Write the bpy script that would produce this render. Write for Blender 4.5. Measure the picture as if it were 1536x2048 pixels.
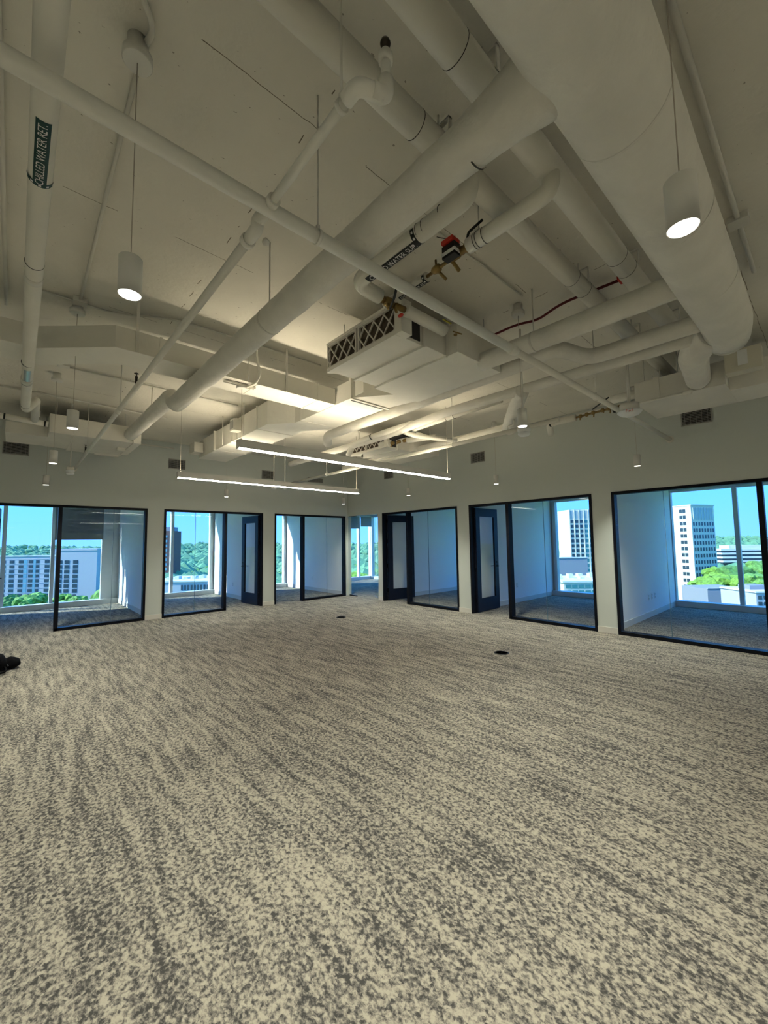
import bpy, bmesh, math, random
from mathutils import Vector, Matrix
import numpy as np
random.seed(7)
rng = np.random.default_rng(11)
sc = bpy.context.scene
col = sc.collection
for o in list(bpy.data.objects): bpy.data.objects.remove(o)

# ------------------------------------------------------------------ camera
FPX, PITCH, ROLL, YAW = 815.786, 0.0737, -0.0138, 0.8339
CAM = Vector((-7.5862, -10.0478, 1.6))
fw = Vector((math.cos(YAW)*math.cos(PITCH), math.sin(YAW)*math.cos(PITCH), math.sin(PITCH)))
rt = Vector((math.sin(YAW), -math.cos(YAW), 0)); up = rt.cross(fw)
rt2 = rt*math.cos(ROLL) + up*math.sin(ROLL); up2 = -rt*math.sin(ROLL) + up*math.cos(ROLL)
cd = bpy.data.cameras.new('camera'); cam = bpy.data.objects.new('camera', cd); col.objects.link(cam)
M3 = Matrix((rt2, up2, -fw)).transposed()
cam.matrix_world = Matrix.Translation(CAM) @ M3.to_4x4()
cd.sensor_fit = 'VERTICAL'; cd.sensor_height = 36.0; cd.lens = FPX/2048*36.0
cd.clip_start = 0.05; cd.clip_end = 9000
sc.camera = cam

# ------------------------------------------------------------------ world, sun, exposure
w = bpy.data.worlds.new('world'); sc.world = w; w.use_nodes = True
nt = w.node_tree; nt.nodes.clear()
tc = nt.nodes.new('ShaderNodeTexCoord'); sx = nt.nodes.new('ShaderNodeSeparateXYZ')
rp = nt.nodes.new('ShaderNodeValToRGB'); bg = nt.nodes.new('ShaderNodeBackground'); wo = nt.nodes.new('ShaderNodeOutputWorld')
nt.links.new(tc.outputs['Generated'], sx.inputs[0]); nt.links.new(sx.outputs['Z'], rp.inputs[0])
nt.links.new(rp.outputs[0], bg.inputs[0]); nt.links.new(bg.outputs[0], wo.inputs[0])
e = rp.color_ramp.elements
e[0].position = 0.0; e[0].color = (0.18, 0.515, 1.35, 1)
e[1].position = 1.0; e[1].color = (0.09, 0.54, 1.58, 1)
m_ = rp.color_ramp.elements.new(0.16); m_.color = (0.088, 0.505, 1.50, 1)
bg.inputs[1].default_value = 1.6
sd = bpy.data.lights.new('sun', 'SUN'); sun = bpy.data.objects.new('sun', sd); col.objects.link(sun)
sd.energy = 8.0; sd.angle = 0.009; sd.color = (0.86, 0.97, 0.90)
sun.rotation_euler = Vector((1.15, -0.61, -1.0)).to_track_quat('-Z', 'Y').to_euler()
sun.location = (-40, 30, 60)
sc.view_settings.view_transform = 'Standard'; sc.view_settings.look = 'None'
sc.view_settings.gamma = 1.0; sc.view_settings.use_curve_mapping = False
sc.view_settings.exposure = 0.12
sc.cycles.use_denoising = True
sc.cycles.use_adaptive_sampling = True; sc.cycles.adaptive_threshold = 0.07; sc.cycles.adaptive_min_samples = 16
sc.cycles.use_light_tree = False; sc.cycles.caustics_reflective = False; sc.cycles.caustics_refractive = False
sc.cycles.max_bounces = 6; sc.cycles.diffuse_bounces = 3; sc.cycles.transparent_max_bounces = 24
sc.cycles.glossy_bounces = 3; sc.cycles.sample_clamp_indirect = 30.0
LAMP = (0.98, 1.0, 0.86)

# ------------------------------------------------------------------ materials
MATS = {}
def mat(name, c=(.8,.8,.8), rough=.6, metal=0.0, bump=None, var=None, spec=0.4):
    """bump = (scale, strength, distance); var = (scale, amount) lightness variation"""
    if name in MATS: return MATS[name]
    m = bpy.data.materials.new(name); m.use_nodes = True; MATS[name] = m
    t = m.node_tree; b = t.nodes['Principled BSDF']
    b.inputs['Base Color'].default_value = (*c, 1); b.inputs['Roughness'].default_value = rough
    b.inputs['Metallic'].default_value = metal; b.inputs['Specular IOR Level'].default_value = spec
    geo = t.nodes.new('ShaderNodeNewGeometry')
    if var:
        n = t.nodes.new('ShaderNodeTexNoise'); n.inputs['Scale'].default_value = var[0]; n.inputs['Detail'].default_value = 4
        r = t.nodes.new('ShaderNodeMapRange'); r.inputs[1].default_value = .3; r.inputs[2].default_value = .7
        r.inputs[3].default_value = 1-var[1]; r.inputs[4].default_value = 1+var[1]*.3
        x = t.nodes.new('ShaderNodeVectorMath'); x.operation = 'SCALE'; x.inputs[0].default_value = c
        t.links.new(geo.outputs['Position'], n.inputs['Vector']); t.links.new(n.outputs[0], r.inputs[0])
        t.links.new(r.outputs[0], x.inputs['Scale']); t.links.new(x.outputs[0], b.inputs['Base Color'])
    if bump:
        n = t.nodes.new('ShaderNodeTexNoise'); n.inputs['Scale'].default_value = bump[0]; n.inputs['Detail'].default_value = 5
        k = t.nodes.new('ShaderNodeBump'); k.inputs['Strength'].default_value = bump[1]; k.inputs['Distance'].default_value = bump[2]
        t.links.new(geo.outputs['Position'], n.inputs['Vector']); t.links.new(n.outputs[0], k.inputs['Height'])
        t.links.new(k.outputs[0], b.inputs['Normal'])
    return m
def emit(name, c, s):
    m = bpy.data.materials.new(name); m.use_nodes = True; t = m.node_tree; t.nodes.clear()
    e_ = t.nodes.new('ShaderNodeEmission'); e_.inputs[0].default_value = (*c, 1); e_.inputs[1].default_value = s
    o_ = t.nodes.new('ShaderNodeOutputMaterial'); t.links.new(e_.outputs[0], o_.inputs[0]); return m
def glass(name, tint, f0=.02):
    m = bpy.data.materials.new(name); m.use_nodes = True; t = m.node_tree; t.nodes.clear()
    tr = t.nodes.new('ShaderNodeBsdfTransparent'); tr.inputs[0].default_value = (*tint, 1)
    gl = t.nodes.new('ShaderNodeBsdfGlossy'); gl.inputs['Roughness'].default_value = 0.0
    lw = t.nodes.new('ShaderNodeLayerWeight'); lw.inputs[0].default_value = .5
    p = t.nodes.new('ShaderNodeMath'); p.operation = 'POWER'; p.inputs[1].default_value = 5
    q = t.nodes.new('ShaderNodeMath'); q.operation = 'MULTIPLY_ADD'; q.inputs[1].default_value = .35; q.inputs[2].default_value = f0
    mx = t.nodes.new('ShaderNodeMixShader'); o_ = t.nodes.new('ShaderNodeOutputMaterial')
    t.links.new(lw.outputs['Facing'], p.inputs[0]); t.links.new(p.outputs[0], q.inputs[0])
    t.links.new(q.outputs[0], mx.inputs[0]); t.links.new(tr.outputs[0], mx.inputs[1]); t.links.new(gl.outputs[0], mx.inputs[2])
    t.links.new(mx.outputs[0], o_.inputs[0]); return m

WHITE = mat('white_duct_paint', (.80,.78,.70), .55, bump=(9,.25,.02), var=(3,.06))
WRAP = mat('white_duct_wrap', (.78,.76,.69), .7, bump=(14,.55,.02), var=(5,.08))
PIPEW = mat('white_pipe_jacket', (.80,.78,.70), .5, bump=(20,.12,.01), var=(4,.05))
STEELW = mat('white_painted_steel', (.72,.70,.63), .45, var=(6,.05))
WALLP = mat('warm_white_wall_paint', (.61,.65,.61), .75, bump=(120,.08,.003))
OFFP = mat('office_wall_paint', (.88,.89,.88), .7, bump=(120,.06,.003))
BASE = mat('white_baseboard', (.70,.68,.62), .5)
BLACKF = mat('black_aluminium_frame', (.005,.006,.010), .45, spec=.15)
DOORB = mat('dark_door_leaf', (.008,.011,.022), .45, spec=.25)
ALU = mat('pale_aluminium_mullion', (.62,.66,.66), .45)
SHADE = mat('grey_roller_shade_cloth', (.26,.27,.27), .85)
BRASS = mat('brass', (.28,.19,.07), .45, .7)
BLACKP = mat('black_plastic', (.012,.012,.013), .5)
DARKGAP = mat('dark_joint', (.05,.05,.045), .8)
RED = mat('red_plastic', (.55,.03,.015), .45)
MAROON = mat('maroon_cable', (.12,.008,.012), .5)
STEEL = mat('bare_galvanised_steel', (.45,.5,.52), .3, .9)
TEALTAPE = mat('dark_green_label_tape', (.008,.05,.045), .5)
BLACKTAPE = mat('black_label_tape', (.008,.012,.012), .5)
LETTER = mat('white_lettering', (.8,.8,.78), .6)
LETTERR = mat('red_lettering', (.6,.05,.02), .6)
FILTERM = mat('brown_filter_media', (.16,.13,.10), .9, bump=(60,.4,.01))
LATTICE = mat('white_filter_lattice', (.66,.64,.58), .7)
GRILLED = mat('grille_dark_throat', (.03,.03,.03), .8)
GRILLEF = mat('grille_painted_blade', (.38,.38,.35), .6)
LAMPW = mat('lamp_white_shell', (.74,.73,.68), .45)
LAMPG = mat('linear_lamp_grey_shell', (.66,.66,.63), .45)
PLATE = mat('white_outlet_plate', (.8,.82,.82), .4)
LENS = emit('pendant_lens_glow', (1.0,.93,.78), 6.0)
DIFF = emit('linear_diffuser_glow', (1.0,.96,.84), 30.0)
UPDIFF = emit('linear_uplight_glow', (1.0,.87,.64), 56.0)
PGLASS = glass('clear_partition_glass', (.985,.998,.998), .011)
WGLASS = glass('clear_facade_glass', (.985,1,1), .008)

# carpet
def carpet():
    m = bpy.data.materials.new('speckled_striped_carpet'); m.use_nodes = True; t = m.node_tree; b = t.nodes['Principled BSDF']
    N = t.nodes.new; Lk = t.links.new
    geo = N('ShaderNodeNewGeometry')
    def noise(sx_, sy_, det, dist=0.0, rough=.5):
        mp = N('ShaderNodeMapping'); mp.inputs['Scale'].default_value = (sx_, sy_, 1)
        n = N('ShaderNodeTexNoise'); n.inputs['Scale'].default_value = 1; n.inputs['Detail'].default_value = det
        n.inputs['Distortion'].default_value = dist; n.inputs['Roughness'].default_value = rough
        Lk(geo.outputs['Position'], mp.inputs[0]); Lk(mp.outputs[0], n.inputs['Vector']); return n.outputs[0]
    def ma(op, a, b_):
        n = N('ShaderNodeMath'); n.operation = op
        for i, v in enumerate((a, b_)):
            if isinstance(v, (int, float)): n.inputs[i].default_value = v
            else: Lk(v, n.inputs[i])
        return n.outputs[0]
    streak = noise(17, 2.0, 3, .15)
    broad = noise(1.6, .7, 2)
    flake = noise(54, 40, 3, .35, .62)
    grain = noise(240, 200, 2)
    v = ma('ADD', ma('MULTIPLY', flake, 1.25), ma('MULTIPLY', streak, .62))
    v = ma('ADD', v, ma('MULTIPLY', broad, .12))
    mpv = N('ShaderNodeMapping'); mpv.inputs['Scale'].default_value = (105, 78, 1)
    vor = N('ShaderNodeTexVoronoi'); vor.voronoi_dimensions = '2D'; vor.inputs['Scale'].default_value = 1
    Lk(geo.outputs['Position'], mpv.inputs[0]); Lk(mpv.outputs[0], vor.inputs['Vector'])
    sep = N('ShaderNodeSeparateColor'); Lk(vor.outputs['Color'], sep.inputs[0])
    v = ma('ADD', v, ma('MULTIPLY', grain, .16))
    v = ma('ADD', v, ma('MULTIPLY', sep.outputs[0], .22))
    v = ma('MULTIPLY', v, 1/2.37)
    r = N('ShaderNodeValToRGB'); Lk(v, r.inputs[0]); el = r.color_ramp.elements
    el[0].position = .42; el[0].color = (.066,.063,.058,1)
    el[1].position = .585; el[1].color = (.43,.385,.305,1)
    x = el.new(.462); x.color = (.145,.133,.118,1)
    x = el.new(.50); x.color = (.235,.213,.180,1)
    x = el.new(.53); x.color = (.335,.30,.243,1)
    Lk(r.outputs[0], b.inputs['Base Color']); b.inputs['Roughness'].default_value = .95
    b.inputs['Specular IOR Level'].default_value = .1
    k = N('ShaderNodeBump'); k.inputs['Strength'].default_value = .7; k.inputs['Distance'].default_value = .006
    Lk(ma('ADD', flake, ma('MULTIPLY', grain, .5)), k.inputs['Height']); Lk(k.outputs[0], b.inputs['Normal'])
    return m
CARPET = carpet()
def concrete():
    m = bpy.data.materials.new('painted_concrete_ceiling'); m.use_nodes = True; t = m.node_tree; b = t.nodes['Principled BSDF']
    N = t.nodes.new; Lk = t.links.new
    geo = N('ShaderNodeNewGeometry'); sp = N('ShaderNodeSeparateXYZ'); Lk(geo.outputs['Position'], sp.inputs[0])
    def ma(op, a, b_=0.0, c_=0.0):
        n = N('ShaderNodeMath'); n.operation = op
        for i, v in enumerate((a, b_, c_)):
            if isinstance(v, (int, float)): n.inputs[i].default_value = v
            else: Lk(v, n.inputs[i])
        return n.outputs[0]
    def noise(s, det, sc_=(1,1,1)):
        mp = N('ShaderNodeMapping'); mp.inputs['Scale'].default_value = sc_
        n = N('ShaderNodeTexNoise'); n.inputs['Scale'].default_value = s; n.inputs['Detail'].default_value = det
        Lk(geo.outputs['Position'], mp.inputs[0]); Lk(mp.outputs[0], n.inputs['Vector']); return n.outputs[0]
    def seam(coord, off, pitch, width, nz):
        d = ma('SUBTRACT', ma('MODULO', ma('ADD', coord, 100*pitch - off + pitch*.5), pitch), pitch*.5)
        wob = ma('MULTIPLY', ma('SUBTRACT', noise(7, 3), .5), .03)
        line = ma('LESS_THAN', ma('ABSOLUTE', ma('ADD', d, wob)), width)
        return ma('MULTIPLY', line, ma('GREATER_THAN', nz, .50))
    s1 = seam(sp.outputs[1], -8.235, 1.405, .0022, noise(1.9, 4))
    s2 = seam(sp.outputs[0], -6.45, 2.5, .003, ma('SUBTRACT', noise(3.1, 3, (1,1.7,1)), .07))
    chips = ma('GREATER_THAN', noise(30, 6, (.7,1.3,1)), .715)
    k_ = ma('MINIMUM', ma('ADD', ma('ADD', s1, s2), ma('MULTIPLY', chips, .7)), 1.0)
    mx = N('ShaderNodeMix'); mx.data_type = 'RGBA'
    vr = N('ShaderNodeMapRange'); Lk(noise(1.7, 5), vr.inputs[0]); vr.inputs[1].default_value = .3; vr.inputs[2].default_value = .7
    vr.inputs[3].default_value = .93; vr.inputs[4].default_value = 1.03
    vm = N('ShaderNodeVectorMath'); vm.operation = 'SCALE'; vm.inputs[0].default_value = (.80,.77,.68); Lk(vr.outputs[0], vm.inputs['Scale'])
    Lk(k_, mx.inputs[0]); Lk(vm.outputs[0], mx.inputs[6]); mx.inputs[7].default_value = (.20,.17,.12,1)
    Lk(mx.outputs[2], b.inputs['Base Color']); b.inputs['Roughness'].default_value = .8
    kb = N('ShaderNodeBump'); kb.inputs['Strength'].default_value = .35; kb.inputs['Distance'].default_value = .012
    Lk(ma('ADD', noise(24, 6), ma('MULTIPLY', k_, -1.2)), kb.inputs['Height']); Lk(kb.outputs[0], b.inputs['Normal'])
    return m
CONC = concrete()

# ------------------------------------------------------------------ mesh helpers
def fillet(pts, rad, n=7):
    pts = [Vector(p) for p in pts]; out = [pts[0]]
    for i in range(1, len(pts)-1):
        a, b, c = pts[i-1], pts[i], pts[i+1]
        d1 = (a-b); d2 = (c-b); l1, l2 = d1.length, d2.length; d1.normalize(); d2.normalize()
        r = min(rad, l1*.49, l2*.49); p1 = b+d1*r; p2 = b+d2*r
        for k in range(n+1):
            s = k/n; out.append(p1*(1-s)**2 + b*2*s*(1-s) + p2*s*s)
    out.append(pts[-1]); return out
class MB:
    def __init__(s): s.v = []; s.f = []; s.sm = []
    def add(s, vs, fs, smooth=False):
        o = len(s.v); s.v += [tuple(v) for v in vs]; s.f += [tuple(i+o for i in f) for f in fs]; s.sm += [smooth]*len(fs); return s
    def box(s, a, b, bev=0.0):
        x0, y0, z0 = (min(a[i], b[i]) for i in range(3)); x1, y1, z1 = (max(a[i], b[i]) for i in range(3))
        vs = [(x0,y0,z0),(x1,y0,z0),(x1,y1,z0),(x0,y1,z0),(x0,y0,z1),(x1,y0,z1),(x1,y1,z1),(x0,y1,z1)]
        return s.add(vs, [(0,3,2,1),(4,5,6,7),(0,1,5,4),(1,2,6,5),(2,3,7,6),(3,0,4,7)])
    def prism(s, poly, z0, z1):
        n = len(poly)
        ar = sum(poly[i][0]*poly[(i+1)%n][1]-poly[(i+1)%n][0]*poly[i][1] for i in range(n))
        if ar < 0: poly = poly[::-1]
        vs = [(x,y,z0) for x,y in poly]+[(x,y,z1) for x,y in poly]
        fs = [tuple(range(n-1,-1,-1)), tuple(range(n,2*n))]+[(i,(i+1)%n,n+(i+1)%n,n+i) for i in range(n)]
        return s.add(vs, fs)
    def tube(s, pts, r, seg=20, cap=True, noise_=0.0, sub=0.0):
        pts = [Vector(p) for p in pts]
        if sub:
            q = [pts[0]]
            for a, b in zip(pts, pts[1:]):
                k = max(1, int((b-a).length/sub)); q += [a.lerp(b, (i+1)/k) for i in range(k)]
            pts = q
        n = len(pts); T = []
        for i in range(n):
            t = (pts[min(i+1,n-1)]-pts[max(i-1,0)]).normalized(); T.append(t)
        ref = Vector((0,0,1)) if abs(T[0].z) < .9 else Vector((1,0,0))
        u_ = (ref - T[0]*ref.dot(T[0])).normalized(); vs = []; R = r if isinstance(r, (list,tuple)) else [r]*n
        if len(R) != n: R = [R[0] + (R[-1]-R[0])*i/(n-1) for i in range(n)]
        ph = random.random()*9
        for i in range(n):
            u_ = (u_ - T[i]*u_.dot(T[i])).normalized(); w_ = T[i].cross(u_)
            for k in range(seg):
                a = 2*math.pi*k/seg; rr = R[i]
                if noise_: rr *= 1+noise_*(math.sin(i*1.3+ph)*.5+math.sin(i*.51+2*a+ph)*.5+math.sin(3*a+i*.87)*.4+random.uniform(-.35,.35))
                vs.append(pts[i]+u_*math.cos(a)*rr+w_*math.sin(a)*rr)
        fs = [(i*seg+k, i*seg+(k+1)%seg, (i+1)*seg+(k+1)%seg, (i+1)*seg+k) for i in range(n-1) for k in range(seg)]
        s.add(vs, fs, True)
        if cap:
            o = len(s.v)-len(vs); s.f += [tuple(o+k for k in range(seg-1,-1,-1)), tuple(o+(n-1)*seg+k for k in range(seg))]; s.sm += [False, False]
        return s
    def ring(s, c, axis, r, th, wd=.006, seg=28):
        a = Vector(axis).normalized(); c = Vector(c)
        return s.tube([c-a*wd/2, c+a*wd/2], r+th, seg)
    def lathe(s, c, prof, seg=28, axis=(0,0,1)):
        a = Vector(axis).normalized(); ref = Vector((1,0,0)) if abs(a.x) < .9 else Vector((0,1,0))
        u_ = (ref-a*ref.dot(a)).normalized(); w_ = a.cross(u_); c = Vector(c); vs = []
        for r, h in prof:
            for k in range(seg):
                t = 2*math.pi*k/seg; vs.append(c+a*h+u_*math.cos(t)*r+w_*math.sin(t)*r)
        n = len(prof); fs = [(i*seg+k, i*seg+(k+1)%seg, (i+1)*seg+(k+1)%seg, (i+1)*seg+k) for i in range(n-1) for k in range(seg)]
        s.add(vs, fs, True)
        o = len(s.v)-len(vs); s.f += [tuple(o+k for k in range(seg-1,-1,-1)), tuple(o+(n-1)*seg+k for k in range(seg))]; s.sm += [False]*2
        return s
    def build(s, name, m, parent=None, bevel=0.0):
        loc = Vector((0,0,0))
        if parent is not None:
            p = parent
            while p is not None: loc += p.location; p = p.parent
        me = bpy.data.meshes.new(name); me.from_pydata([tuple(Vector(v)-loc) for v in s.v], [], s.f)
        me.polygons.foreach_set('use_smooth', s.sm); me.materials.append(m); me.update()
        o = bpy.data.objects.new(name, me); col.objects.link(o); o.parent = parent
        if bevel:
            b = o.modifiers.new('bevel', 'BEVEL'); b.width = bevel; b.segments = 2; b.limit_method = 'ANGLE'
        return o
def tag(o, label=None, cat=None, group=None, kind=None):
    if label: o['label'] = label
    if cat: o['category'] = cat
    if group: o['group'] = group
    if kind: o['kind'] = kind
    return o
def thing(name, loc, label, cat, group=None):
    o = bpy.data.objects.new(name, None); col.objects.link(o); o.location = loc; o.empty_display_size = .1
    return tag(o, label, cat, group)
def struct(name, loc=(0,0,0), label=None):
    o = bpy.data.objects.new(name, None); col.objects.link(o); o.location = loc
    return tag(o, label, None, None, 'structure')
def sbox(name, a, b, m, label=None, parent=None):
    o = MB().box(a, b).build(name, m, parent)
    if parent is None: tag(o, label, None, None, 'structure')
    return o
def copy_tree(o, parent=None):
    c = o.copy(); col.objects.link(c); c.parent = parent
    for k in ('label', 'group', 'category'):
        pass
    for ch in list(o.children): copy_tree(ch, c)
    return c
def wrap_text(name, s, size, center, run, upd, r, axis_c, axis, m, parent, off=.0030, max_w=None):
    """letters bent round a pipe: run = reading direction (along pipe), upd = up of the letters, axis_c point on axis"""
    cu = bpy.data.curves.new(name, 'FONT'); cu.body = s; cu.size = size; cu.align_x = 'CENTER'; cu.align_y = 'CENTER'; cu.space_line = .85
    ob = bpy.data.objects.new(name+'_tmp', cu); col.objects.link(ob)
    dg = bpy.context.evaluated_depsgraph_get(); dg.update()
    me = bpy.data.meshes.new_from_object(ob.evaluated_get(dg)); bpy.data.objects.remove(ob); bpy.data.curves.remove(cu)
    run = Vector(run).normalized(); upd = Vector(upd).normalized(); nrm = run.cross(upd).normalized()
    c = Vector(center)
    loc = Vector((0,0,0)); p = parent
    while p is not None: loc += p.location; p = p.parent
    bm = bmesh.new(); bm.from_mesh(me)
    if r:
        ys = [v.co.y for v in bm.verts]; y = min(ys)+.002
        while y < max(ys):
            bmesh.ops.bisect_plane(bm, geom=bm.verts[:]+bm.edges[:]+bm.faces[:], plane_co=(0,y,0), plane_no=(0,1,0)); y += .004
    bm.to_mesh(me); bm.free()
    xs = [v.co.x for v in me.vertices]; sxx = 1.0
    if max_w and xs: sxx = max_w/(max(xs)-min(xs))
    for v in me.vertices:
        x, y = v.co.x*sxx, v.co.y
        if r:
            th = y/r; P = Vector(axis_c)+run*x+nrm*math.cos(th)*(r+off)+upd*math.sin(th)*(r+off)
        else: P = c+run*x+upd*y+nrm*off
        v.co = P-loc
    me.materials.clear(); me.materials.append(m)
    o = bpy.data.objects.new(name, me); col.objects.link(o); o.parent = parent; return o
def pipe_band(mb, axis_c, run, upd, r, half_len, y0, y1, off=.0018, seg=14):
    """curved strip on a pipe between arc offsets y0,y1"""
    run = Vector(run).normalized(); upd = Vector(upd).normalized(); n = run.cross(upd); vs = []
    for k in range(seg+1):
        th = (y0+(y1-y0)*k/seg)/r
        d = n*math.cos(th)+upd*math.sin(th)
        for s_ in (-1, 1):
            vs.append(Vector(axis_c)+run*s_*half_len+d*(r+off))
    fs = [(2*k, 2*k+1, 2*k+3, 2*k+2) for k in range(seg)]
    mb.add(vs, fs, True); return mb

# ------------------------------------------------------------------ room shell
H = 2.404; ZC = 3.93; T = .12; OC = 2.80
FX, FY = 4.15, 3.80            # inner faces of the glass facades
sbox('floor', (-12,-15.5,-.2), (FX+.25,FY+.25,0), CARPET, 'grey and beige streaked carpet covering the open office')
sbox('ceiling', (-12,-15.5,ZC), (.12,.12,ZC+.25), CONC, 'white painted concrete slab ceiling with seams')
def wall_mesh(kind, spans, name, m, label):
    mb = MB()
    for a, b, z0, z1 in spans:
        if kind == 'A': mb.box((a,0,z0), (b,T,z1))
        else: mb.box((0,a,z0), (T,b,z1))
    o = mb.build(name, m); tag(o, label, None, None, 'structure'); return o
A1 = (-7.90,-5.442); A2 = (-5.113,-2.760); A3 = (-2.428,-.075)
B0 = (-1.42,-.03); B1 = (-4.204,-1.613); B2 = (-7.182,-4.538); B3 = (-10.4,-7.506)
wall_mesh('A', [(-12,A1[0],0,H),(A1[1],A2[0],0,H),(A2[1],A3[0],0,H),(A3[1],0.12,0,H),(-12,.12,H,ZC)], 'wall_left', WALLP, 'long pale wall with three glazed office fronts on the left')
wall_mesh('B', [(-.03,0,0,H),(B1[1],B0[0],0,H),(B2[1],B1[0],0,H),(B3[1],B2[0],0,H),(-15.5,B3[0],0,H),(-15.5,0,H,ZC)], 'wall_right', WALLP, 'long pale wall with glazed office fronts on the right')
sbox('wall_back', (-12,-15.62,0), (.12,-15.5,ZC), WALLP, 'plain pale wall behind the camera')
sbox('wall_side', (-12.12,-15.62,0), (-12,.12,ZC), WALLP, 'plain pale wall beyond the left edge')
# office partitions
k_ = 1
for x in (-8.6, -5.28, -2.60, .06):
    sbox('wall_partition_%d' % k_, (x-.05,T,0), (x+.05,FY,OC), OFFP, 'painted partition between two offices behind the left wall'); k_ += 1
for y in (-1.52, -4.37, -7.344, -10.6):
    sbox('wall_partition_%d' % k_, (T,y-.06,0), (FX,y+.06,OC), OFFP, 'painted partition between two offices behind the right wall'); k_ += 1
sbox('ceiling_office_1', (-12,T,OC), (FX+.2,FY+.2,OC+.2), OFFP, 'flat white ceiling of the left offices')
sbox('ceiling_office_2', (T,-15.5,OC), (FX+.2,T,OC+.2), OFFP, 'flat white ceiling of the right offices')
# baseboards
def bb(name, a, b, m=BASE): sbox(name, a, b, m, 'low baseboard strip')
n_ = 1
for a, b in ((A1[1],A2[0]),(A2[1],A3[0])):
    bb('baseboard_left_%d' % n_, (a,-.012,0), (b,0,.10), BASE); n_ += 1
for a, b in ((B1[1],B0[0]),(B2[1],B1[0]),(B3[1],B2[0])):
    bb('baseboard_right_%d' % n_, (-.012,a,0), (0,b,.10), BASE); n_ += 1
for x in (-5.28, -2.60, .06): bb('baseboard_office_%d' % n_, (x-.064,T,0), (x-.05,FY,.11)); n_ += 1
for y in (-1.52, -4.37, -7.344): bb('baseboard_office_%d' % n_, (T,y-.074,0), (FX,y-.06,.11)); n_ += 1

# ------------------------------------------------------------------ glazed fronts
def front(name, wall, a, b, fixed, seams, mull, label):
    """a<b opening; fixed=(f0,f1) span of fixed glass; seams = butt joints; mull = mullion positions"""
    st = struct(name, (0,0,0), label)
    def P(s, d, z): return (s, d, z) if wall == 'A' else (d, s, z)
    def bar(nm, s0, s1, z0, z1, d0=-.012, d1=T+.012): return MB().box(P(s0,d0,z0), P(s1,d1,z1)).build(nm, BLACKF, st)
    W = .045
    bar('jamb', a, a+W, 0, H-W); bar('jamb', b-W, b, 0, H-W); bar('head_rail', a, b, H-W, H)
    for m_ in mull: bar('mullion', m_-.032, m_+.032, 0, H-W)
    f0, f1 = fixed
    bar('bottom_rail', f0, f1, 0, .055)
    edges = [f0]+list(seams)+[f1]
    for s0, s1 in zip(edges, edges[1:]):
        g = .003
        MB().box(P(s0+g,.054,.055), P(s1-g,.066,H-W)).build('pane', PGLASS, st)
    for s_ in seams: MB().box(P(s_-.0025,.052,.055), P(s_+.0025,.068,H-W)).build('butt_joint', mat('butt_joint_silicone', (.12,.2,.24), .4), st)
    return st
front('window_1', 'A', *A1, (-6.95,-5.487), (-6.05,), (-6.934,), 'black framed glass front of the leftmost office')
front('window_2', 'A', *A2, (-5.068,-3.732), (-4.42,), (-3.732,), 'black framed glass front of the middle left office')
front('window_3', 'A', *A3, (-1.54,-.12), (-.72,), (-1.54,), 'black framed glass front beside the corner')
front('window_4', 'B', *B1, (-4.159,-2.57), (-3.25,), (-2.57,), 'black framed glass front nearest the corner on the right wall')
front('window_5', 'B', *B2, (-7.137,-5.50), (-6.25,), (-5.50,), 'black framed glass front of the second right office')
front('window_6', 'B', B3[0], B3[1], (-9.36,-7.551), (-8.25,), (-9.39,), 'wide black framed glass front at the right edge')
# frameless glass at the corner
st = struct('window_7', (0,0,0), 'frameless glass sidelight at the inner corner')
MB().box((.054,-.38,.03), (.066,-.03,H-.01)).build('pane', PGLASS, st)
MB().box((.045,-.38,0), (.075,-.03,.03)).build('bottom_rail', BLACKF, st)
MB().box((.045,-.38,H-.012), (.075,-.03,H)).build('top_rail', BLACKF, st)

# ------------------------------------------------------------------ doors
def door(name, hinge, ang, label, width=.90, flip=1, handle=True):
    """leaf from hinge point along direction ang (world), built in local coords then rotated"""
    st = struct(name, (hinge[0], hinge[1], 0), label); hh = H-.055
    def loc_build(mb, nm, m, parent):
        me = bpy.data.meshes.new(nm); me.from_pydata(mb.v, [], mb.f); me.polygons.foreach_set('use_smooth', mb.sm)
        me.materials.append(m); o = bpy.data.objects.new(nm, me); col.objects.link(o); o.parent = parent; return o
    th = .022; g0, g1, z0, z1 = .16, width-.16, .30, hh-.19
    for a, b, c, d in ((0,g0,.01,hh),(g1,width,.01,hh)): loc_build(MB().box((a,-th,c),(b,th,d)), 'stile', DOORB, st)
    for c, d in ((.01,z0),(z1,hh)): loc_build(MB().box((g0,-th,c),(g1,th,d)), 'rail', DOORB, st)
    loc_build(MB().box((g0,-.005,z0),(g1,.005,z1)), 'pane', PGLASS, st)
    for s_ in (-1, 1):
        hb = MB().lathe((width-.07, s_*th, 1.0), [(.026,0),(.026,.012)], 16, (0,s_,0))
        hb.tube(fillet([(width-.07,s_*th,1.0),(width-.07,s_*(th+.05),1.0),(width-.19,s_*(th+.05),1.0)], .02), .009, 10)
        hb.lathe((width-.07, s_*th, 1.09), [(.022,0),(.022,.012)], 16, (0,s_,0))
        loc_build(hb, 'lever_handle', BLACKP, st)
    for z in (.28, .95, 1.62, 2.18):
        loc_build(MB().tube([(-.006,-th*flip,z-.05),(-.006,-th*flip,z+.05)], .011, 10).box((-.03,-.01,z-.05),(0,.01,z+.05)), 'hinge', BLACKF, st)
    st.rotation_euler = (0,0,ang); return st
door('door_1', (-2.83,.10), math.radians(93), 'dark glazed door standing open in the middle left office', .90)
door('door_2', (.13,-1.685), math.radians(-7), 'dark glazed door standing open in the first right office', .92, -1)
door('door_3', (.13,-4.602), math.radians(3), 'dark glazed door standing open in the second right office', .95, -1)
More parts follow.
